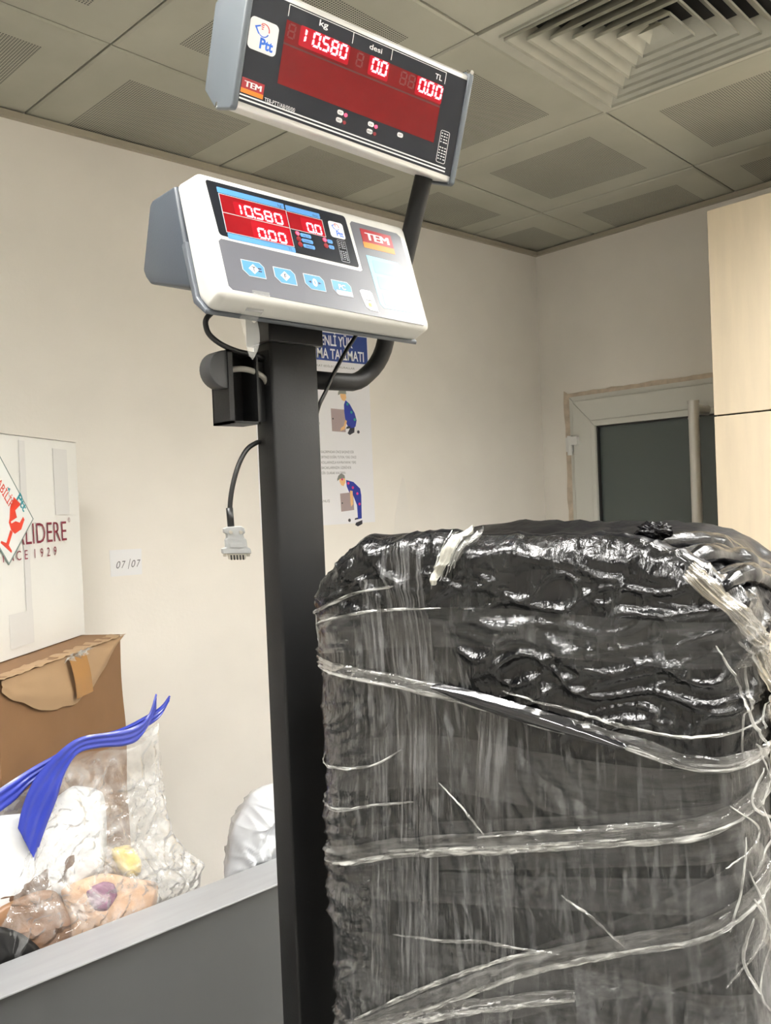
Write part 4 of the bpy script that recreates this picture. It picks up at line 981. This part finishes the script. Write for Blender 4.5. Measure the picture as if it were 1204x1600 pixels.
# ================================================================== BLACK PACKAGE WRAPPED IN CLEAR FILM
def package_mat():
    m = bpy.data.materials.new('black_bag_under_film'); m.use_nodes = True
    nt = m.node_tree; N = nt.nodes; L = nt.links; b = N['Principled BSDF']
    tc = N.new('ShaderNodeTexCoord')
    def nz(scale, stretch, rot=(0, 0, 0), det=6, dist=.8):
        mp = N.new('ShaderNodeMapping'); mp.inputs['Scale'].default_value = stretch; mp.inputs['Rotation'].default_value = rot; L.new(tc.outputs['Object'], mp.inputs[0])
        n = N.new('ShaderNodeTexNoise'); n.inputs['Scale'].default_value = scale; n.inputs['Detail'].default_value = det; n.inputs['Distortion'].default_value = dist
        L.new(mp.outputs[0], n.inputs['Vector']); return n.outputs[0]
    def mth(op, x, y):
        n = N.new('ShaderNodeMath'); n.operation = op
        for i, q in enumerate((x, y)):
            if isinstance(q, (int, float)): n.inputs[i].default_value = q
            else: L.new(q, n.inputs[i])
        return n.outputs[0]
    s1 = nz(1, (75, 75, 11), (0.10, 0.16, 0)); s2 = nz(1, (9, 9, 9), det=4); s3 = nz(1, (150, 150, 40), (0.1, .3, 0), 4)
    mixv = mth('ADD', mth('MULTIPLY', s1, .50), mth('ADD', mth('MULTIPLY', s2, .40), mth('MULTIPLY', s3, .20)))
    r = N.new('ShaderNodeValToRGB'); e = r.color_ramp.elements
    e[0].position = .52; e[0].color = (.005, .005, .006, 1); e[1].position = .76; e[1].color = (.055, .056, .056, 1)
    k = e.new(.62); k.color = (.014, .0145, .015, 1)
    L.new(mixv, r.inputs[0]); L.new(r.outputs[0], b.inputs['Base Color'])
    b.inputs['Roughness'].default_value = .20; b.inputs['Specular IOR Level'].default_value = .35; b.inputs['Coat Weight'].default_value = .45; b.inputs['Coat Roughness'].default_value = .05
    bp = N.new('ShaderNodeBump'); bp.inputs['Strength'].default_value = .55; bp.inputs['Distance'].default_value = .0035
    L.new(mth('ADD', s1, mth('MULTIPLY', s3, .5)), bp.inputs['Height']); L.new(bp.outputs[0], b.inputs['Normal']); L.new(bp.outputs[0], b.inputs['Coat Normal'])
    return m
M_pack = package_mat()
PN = math.radians(195); pn = V((math.cos(PN), math.sin(PN), 0)); pl = V((math.sin(PN), -math.cos(PN), 0)); pr = -pl; pb = -pn
PW, PD, PZ0, PH = .446, .30, .80, 1.584
P00 = V((.655, .298, 0)); PC = P00 + pl * (PW / 2) + pb * (PD / 2)     # centre of the footprint
TOPH = [(-.30, 1.44), (-.236, 1.455), (-.230, 1.468), (-.226, 1.50), (-.211, 1.535), (-.18, 1.562), (-.147, 1.580), (-.108, 1.584), (.0, 1.582), (.084, 1.579), (.134, 1.576), (.185, 1.560), (.214, 1.546), (.238, 1.528), (.30, 1.48)]
def toph(a):
    for (x0, z0), (x1, z1) in zip(TOPH, TOPH[1:]):
        if a <= x1: t = max(0, min(1, (a - x0) / (x1 - x0))); return z0 + (z1 - z0) * t
    return TOPH[-1][1]
RC, RT = .052, .028
def peri(A, inset):
    """footprint point at arc length A from the front centre (positive to the right), inset from the wall; returns (x along right, y towards back, nx, ny)"""
    hw, hd = PW / 2 - inset, PD / 2 - inset; rc = max(RC - inset, .004)
    tot = 4 * (PW / 2 + PD / 2) - 8 * RC + 2 * PI * RC
    A = (A + tot / 2) % tot - tot / 2
    sg = 1 if A >= 0 else -1; s = abs(A); f0 = PW / 2 - RC; q = PI / 2 * RC; sd = PD - 2 * RC
    if s < f0: x, y, nx, ny = s * (hw - rc) / f0, -hd, 0, -1
    elif s < f0 + q:
        a = (s - f0) / RC; x, y, nx, ny = hw - rc + rc * math.sin(a), -hd + rc - rc * math.cos(a), math.sin(a), -math.cos(a)
    elif s < f0 + q + sd: x, y, nx, ny = hw, -hd + rc + (s - f0 - q) / sd * (2 * hd - 2 * rc), 1, 0
    elif s < f0 + 2 * q + sd:
        a = (s - f0 - q - sd) / RC; x, y, nx, ny = hw - rc + rc * math.cos(a), hd - rc + rc * math.sin(a), math.cos(a), math.sin(a)
    else: x, y, nx, ny = max(0, (hw - rc) * (1 - (s - f0 - 2 * q - sd) / f0)), hd, 0, 1
    return sg * x, y, sg * nx, ny
TOT = 4 * (PW / 2 + PD / 2) - 8 * RC + 2 * PI * RC
def zline(A):                                                          # where the clear sheet over the bag ends
    for (x0, z0), (x1, z1) in zip(ZL, ZL[1:]):
        if A <= x1: t = max(0, min(1, (A - x0) / (x1 - x0))); return z0 + (z1 - z0) * t * t * (3 - 2 * t)
    return ZL[-1][1]
ZL = [(-.30, 1.50), (-.20, 1.500), (-.10, 1.512), (-.055, 1.50), (-.01, 1.430), (.05, 1.412), (.13, 1.398), (.25, 1.405)]
def pdisp(A, z, top=0.0):
    p = V((A, z, 0)); d = noise.noise(V((A * 6, z * 5, 1))) * .005
    n1 = noise.noise(p * 13); n2 = noise.noise(p * 13 + V((7, 3, 1))); n3 = noise.noise(p * 34 + V((2, 9, 4)))
    up = ss(-.03, .03, z - zline(A))
    # loose plastic: long sharp folds pulled sideways, sagging towards the middle
    f1 = crease(V((A * 4.5 + n1 * .5, z * 30 + A * 2.2 + n2 * 1.1 - 5 * (A - .06) ** 2 * 8, 3)), 5)
    f2 = crease(V((A * 11 + n2 * .9, z * 38 - A * 9 + n1 * 1.6, 8)), 7)
    f3 = crease(V((A * 38 + n1 * 2.0, z * 30 + n2 * 2.0 + A * 12, 6)), 8)
    d += up * (f1 * .0058 + f2 * .0046 + f3 * .0024 * ss(-.2, .3, n1))
    # stretched film: fine upright strings, leaning a little
    s1 = crease(V((A * 62 + z * 16 + n1 * 1.4, z * 7 + n2, 5)), 3); s2 = crease(V((A * 120 + z * 36 + n2 * 2, z * 16, 2)), 4)
    d += (1 - up) * (s1 * .0018 + s2 * .0010)
    g = ss(.08, .38, noise.noise(V((A * 9, z * 9, 11))))                # patches of small crumples
    d += g * (crease(V((A * 55 + n1 * 3, z * 55 + n2 * 3, 9)), 4) * .0034 + n3 * .0014)
    lf = ss(.10, .19, -A) * (1 - .85 * ss(.215, .25, -A)); d += lf * (crease(V((A * 7, z * 34 - A * 9 + n1, 2)), 6) * .0050 + crease(V((A * 20 + n2, z * 58 - A * 24, 12)), 6) * .0026)
    return d
def psurf(A, z, off=0.0, ds=1.0):
    """point on the wrapped surface at height z"""
    x, y, nx, ny = peri(A, 0); h = toph(x); zz = PZ0 + (z - PZ0) * (PH - PZ0) / (h - PZ0)
    ins = 0.0; nz_ = 0.0
    if zz > PH - RT:
        t = min(1, (zz - (PH - RT)) / RT); ins = RT * (1 - math.sqrt(max(0, 1 - t * t))); nz_ = t
    x, y, nx, ny = peri(A, ins); d = pdisp(A, z) * (1 - .4 * nz_) * ds + off
    k = math.sqrt(max(0, 1 - nz_ * nz_))
    return PC + pr * (x + nx * d * k) + pb * (y + ny * d * k) + V((0, 0, z + d * nz_))
pack = empty('wrapped_package', PC + V((0, 0, PZ0 - .0025)), 'bulky black plastic package bound in clear stretch film on the scale', 'package')
bm = bmesh.new()
As = []; a_ = -TOT / 2
while a_ < TOT / 2 - .001:
    As.append(a_); a_ += .0021 if -.31 < a_ < .40 else .010
zs = [PZ0, .86, .94, 1.0, 1.04]; z_ = 1.05
while z_ < PH - RT: zs.append(z_); z_ += .0022
nt_ = 9
rows = []
for z in zs: rows.append([psurf(A, PZ0 + (z - PZ0) * (toph(peri(A, 0)[0]) - PZ0) / (PH - PZ0)) for A in As])
for k in range(1, nt_ + 1):
    z = PH - RT + RT * math.sin(PI / 2 * k / nt_) * .9999
    rows.append([psurf(A, PZ0 + (z - PZ0) * (toph(peri(A, 0)[0]) - PZ0) / (PH - PZ0)) for A in As])
for k in range(1, 8):                                                  # top, drawn in towards the middle
    ins = RT + (PD / 2 - RT - .004) * k / 7; r_ = []
    for A in As:
        x, y, nx, ny = peri(A, min(ins, PD / 2 - .004)); h = toph(x)
        r_.append(PC + pr * x + pb * y + V((0, 0, h - .022 * k / 7 + .004 * noise.noise(V((x * 40, y * 22, 4))) + .003 * ridge(V((x * 60, y * 14, 8))))))
    rows.append(r_)
vv = [[bm.verts.new(p) for p in r_] for r_ in rows]; nA = len(As)
for i in range(len(vv) - 1):
    for j in range(nA):
        k = (j + 1) % nA; f = bm.faces.new((vv[i][j], vv[i][k], vv[i + 1][k], vv[i + 1][j]))
        if i > len(vv) - 11 or (As[j] > .262 and i > len(zs) - 32): f.material_index = 1
bm.faces.new(vv[0][::-1]); bm.faces.new(vv[-1]).material_index = 1
obj('bag_body', bm, [M_pack, M_blacktop], pack, smooth=True)

def band(name, pts, wd, m, off=.002, n=90, mseg=5, convex=0.0, wig=.0, taper=0.0, fold=0.0, seed=0, ds=1.0):
    """strip of film following the surface; pts are (A, z), width wd (number or start/end), with its own length/width coordinates"""
    C = resample(smooth_path([(a, z, 0) for a, z in pts], 6), n); bm = bmesh.new()
    Ln = sum((C[i + 1] - C[i]).length for i in range(n - 1))
    w0 = wd if not isinstance(wd, (list, tuple)) else max(wd)
    def f(u, v):
        c_ = samp(C, u); t = (samp(C, min(1, u + .01)) - samp(C, max(0, u - .01))).normalized(); nn_ = V((-t.y, t.x, 0))
        ww = (wd if not isinstance(wd, (list, tuple)) else wd[0] + (wd[1] - wd[0]) * u)
        if taper: ww *= (1 - taper) + taper * math.sin(PI * min(1, max(0, u))) ** .5
        if wig: ww *= 1 + wig * noise.noise(V((u * Ln * 40, seed, 3)))
        s = v - .5
        q_ = c_ + nn_ * (s * ww)
        o_ = off + convex * math.cos(PI * (v - .5)) + fold * crease(V((u * Ln * 16, v * 6 + noise.noise(V((u * Ln * 20, 0, seed))) * 1.2, seed)), 4)
        return psurf(q_.x, min(q_.y, toph(q_.x) - .001), o_, ds)
    nv = mseg + 1; vs_ = grid(bm, f, n, nv)
    uv = bm.loops.layers.uv.new('film'); idx = {}
    for i in range(n):
        for j in range(nv): idx[vs_[i][j]] = (i / (n - 1) * Ln + seed, j / (nv - 1) * w0)
    for fc in bm.faces:
        for lp in fc.loops: lp[uv].uv = idx[lp.vert]
    return obj(name, bm, m, pack, smooth=True)
def sheet(name, zlo, zhi, a0, a1, m, off, nu, nv, raw=None):
    bm = bmesh.new()
    def f(u, v):
        A = a0 + (a1 - a0) * u; hi = zhi(A) + .006 * noise.noise(V((A * 30, 3, 0))); return psurf(A, zlo + (min(hi, toph(A) - .002) - zlo) * v, off)
    grid(bm, f, nu, nv); return obj(name, bm, m, pack, smooth=True)
# the big stretched sheet over the lower and left part, then single turns of film over it
sheet('film_sheet', 1.02, zline, -.300, .245, M_sheet, .0030, 200, 170)
sheet('film_sheet', 1.02, lambda A: zline(A) - .012 - .05 * ss(-.05, .1, A), -.300, .245, M_sheet2, .0016, 200, 170)
band('film_wrap', [(-.29, 1.325), (-.15, 1.350), (-.05, 1.364), (.132, 1.360), (.245, 1.375)], .052, M_film, .0034, 120, 10, fold=.0010, seed=1)
band('film_wrap', [(-.29, 1.232), (-.16, 1.262), (-.03, 1.290), (.10, 1.318), (.245, 1.352)], .046, M_film, .0036, 120, 10, fold=.0010, seed=2)
band('film_wrap', [(-.29, 1.205), (-.16, 1.225), (-.03, 1.248), (.10, 1.270), (.245, 1.300)], .030, M_film, .0030, 120, 10, fold=.0010, seed=9)
band('film_wrap', [(-.29, 1.462), (-.15, 1.486), (-.03, 1.496), (.12, 1.492), (.235, 1.49)], .038, M_film, .0034, 120, 10, fold=.0010, seed=3)
band('film_wrap', [(-.22, 1.035), (-.10, 1.102), (.04, 1.180), (.14, 1.232), (.245, 1.300)], [.03, .075], M_film, .0034, 120, 10, fold=.0010, seed=4)
band('film_wrap', [(-.093, 1.570), (-.085, 1.45), (-.086, 1.30), (-.10, 1.04)], .046, M_filmv, .0044, 110, 8, fold=.0006, seed=5)
band('film_wrap', [(-.130, 1.540), (-.128, 1.40), (-.132, 1.25), (-.145, 1.04)], .022, M_filmv, .0040, 110, 6, fold=.0006, seed=15)
band('film_wrap', [(.000, 1.42), (-.008, 1.32), (-.004, 1.20), (-.020, 1.04)], .030, M_filmv, .0040, 110, 6, fold=.0006, seed=25)
band('film_wrap', [(-.29, 1.12), (-.12, 1.15), (.05, 1.165), (.245, 1.18)], .060, M_film, .0028, 100, 9, fold=.0010, seed=6)
R = lambda pts, wd, seed, off=.0055, cv=.0010, fd=.0012, wg=.5, tp=.7, n=130, m=M_rope: band('film_rope', pts, wd, m, off, n, 5, cv, wg, tp, fd, seed, .8)
def bunch(pts, wd, edge, seed, n=140):
    """a folded turn of film: a narrow see-through band with a creased pale edge along its lower side"""
    band('film_fold', pts, wd, M_filmr, .0050, n, 10, .0012, .25, .35, .0022, seed, .8)
    R([(a, z - wd * .42) for a, z in pts], edge, seed + .5, n=n)
bunch([(-.27, 1.450), (-.22, 1.449), (-.123, 1.441), (-.05, 1.433), (.016, 1.423), (.106, 1.410), (.164, 1.398), (.199, 1.396), (.24, 1.404)], .014, .0045, 7)
R([(-.24, 1.452), (-.15, 1.447), (-.05, 1.437), (.02, 1.425)], .0035, 17)
band('dark_fold', [(-.062, 1.4375), (-.02, 1.430), (.02, 1.4225), (.07, 1.4135), (.124, 1.4025)], .017, M_shinefold, .0075, 90, 12, convex=.0060, taper=.75, seed=8, ds=.15)
bunch([(-.27, 1.230), (-.20, 1.246), (-.164, 1.256), (-.101, 1.275), (-.029, 1.292), (.055, 1.312), (.13, 1.330), (.172, 1.341), (.198, 1.353), (.245, 1.376)], .019, .0060, 9)
R([(-.12, 1.268), (-.08, 1.276), (.0, 1.294), (.07, 1.311), (.12, 1.324)], .0040, 10)
R([(-.02, 1.300), (.04, 1.315), (.10, 1.328), (.16, 1.344)], .0035, 19)
bunch([(-.18, 1.066), (-.11, 1.108), (-.064, 1.136), (.006, 1.179), (.057, 1.205), (.127, 1.236), (.169, 1.254), (.195, 1.271), (.24, 1.306)], .018, .0050, 11)
R([(-.173, 1.080), (-.11, 1.122), (-.063, 1.152), (.0, 1.188), (.040, 1.206)], .0045, 12)
bunch([(-.16, 1.072), (-.14, 1.086), (-.08, 1.114), (-.029, 1.136), (.068, 1.174)], .013, .0048, 13, 100)
R([(-.12, 1.183), (-.061, 1.191), (-.019, 1.200), (.026, 1.203), (.057, 1.207)], .0034, 14, n=90)
R([(.010, 1.440), (.06, 1.431), (.106, 1.423), (.16, 1.416), (.21, 1.421), (.24, 1.430)], .0030, 15, n=90)
R([(-.27, 1.488), (-.20, 1.505), (-.15, 1.525), (-.10, 1.534)], .0034, 16, n=80)
R([(-.27, 1.470), (-.19, 1.495), (-.13, 1.508), (-.05, 1.514)], .0030, 27, n=80)
R([(-.27, 1.300), (-.19, 1.298), (-.14, 1.310), (-.09, 1.322)], .0036, 18, n=80)
R([(-.27, 1.345), (-.20, 1.340), (-.14, 1.350), (-.10, 1.372)], .0030, 28, n=80)
R([(.06, 1.262), (.09, 1.246), (.115, 1.228)], .0024, 29, n=50)
R([(-.06, 1.345), (-.035, 1.325), (-.010, 1.300)], .0018, 32, n=50)
# beige gathered film and paper down the right corner
band('beige_side', [(.178, 1.548), (.212, 1.515), (.238, 1.478), (.254, 1.42), (.268, 1.35), (.276, 1.28), (.272, 1.18), (.280, 1.04)], [.011, .060], M_beigefilm, .005, 160, 24, .004, .2, 0, .005, 20)
M_sidep = mat('beige_wrapping_paper', (0.56, 0.49, 0.38), 0.5, var=0.2, vscale=14, bump=0.5, bscale=45, coat=0.3)
band('side_paper', [(.335, 1.510), (.335, 1.40), (.335, 1.25), (.335, 1.02)], .17, M_sidep, .004, 90, 24, .036, .1, 0, .005, 21, .5)
rr = random.Random(5)
for k in range(22):
    z0 = rr.uniform(1.14, 1.50); a0 = .185 + max(0, 1.50 - z0) * .14 + rr.uniform(-.01, .03); L_ = rr.uniform(.05, .13)
    band('film_strand', [(a0, z0), (a0 + rr.uniform(-.012, .03), z0 - L_ * .5), (a0 + rr.uniform(-.02, .055), z0 - L_)], rr.uniform(.0015, .004), M_rope, .007, 40, 3, .001, .5, .6, 0, 30 + k)
# black ridged folds running back over the top right shoulder
for k, (a0, a1, b0_, b1_, r_) in enumerate(((.118, .208, .010, .230, .0100), (.150, .216, .012, .235, .0075), (.168, .226, .004, .220, .0115), (.192, .231, .012, .200, .0065), (.203, .235, .002, .170, .0085), (.128, .190, .060, .250, .0110))):
    bm = bmesh.new(); pts = []
    for s in range(22):
        t = s / 21; x = a0 + (a1 - a0) * t; yb_ = -PD / 2 + b0_ + (b1_ - b0_) * t ** .8
        pts.append(PC + pr * x + pb * yb_ + V((0, 0, toph(x + .05 * t * t) - .001 - .012 * (1 - t) ** 5 + .004 * noise.noise(V((k * 3.1, t * 3, 0))))))
    tube(bm, pts, .005, 10, rad=[(.0015 + r_ * math.sin(PI * min(1, .08 + t / 24.0)) ** .8 * (1 + .45 * noise.noise(V((t * .45, k * 2.7, 1))))) for t in range(22)])
    obj('black_fold', bm, M_blackfilm, pack, smooth=True)
def knot(name, c, r, m, seed, sq=(1, 1, 1), n=26, amp=.6, freq=2.2):
    bm = bmesh.new(); bmesh.ops.create_icosphere(bm, subdivisions=4, radius=1.0)
    for v in bm.verts:
        d = v.co.normalized(); k = 1 + amp * (ridge(d * freq + V((seed, 0, 0))) - .5) + amp * .4 * noise.noise(d * freq * 3)
        p = d * r * k; v.co = c + pr * p.x * sq[0] + pb * p.y * sq[1] + V((0, 0, p.z * sq[2]))
    return obj(name, bm, m, pack, smooth=True)
knot('black_knot', PC + pr * .137 + pb * (-PD / 2 + .05) + V((0, 0, toph(.137) + .006)), .009, M_blackfilm, 3, (1.5, 1, .8))
band('white_knot', [(-.022, 1.5795), (-.030, 1.573), (-.040, 1.562), (-.052, 1.548), (-.056, 1.536)], .009, mat('white_film_tuft', (0.66, 0.65, 0.58), 0.3, bump=.5, bscale=120), .005, 60, 12, .003, .6, .7, .005, 50)
band('film_tuft', [(-.010, 1.579), (-.022, 1.570), (-.034, 1.556)], .010, M_filmr, .006, 50, 8, .003, .5, .6, .005, 51)
for k in range(6): R([(-.012 - .006 * k, 1.578), (-.026 - .005 * k, 1.566 - .003 * (k % 3)), (-.034 - .005 * k, 1.552 - .004 * k)], .0026, 60 + k, off=.006, n=40)
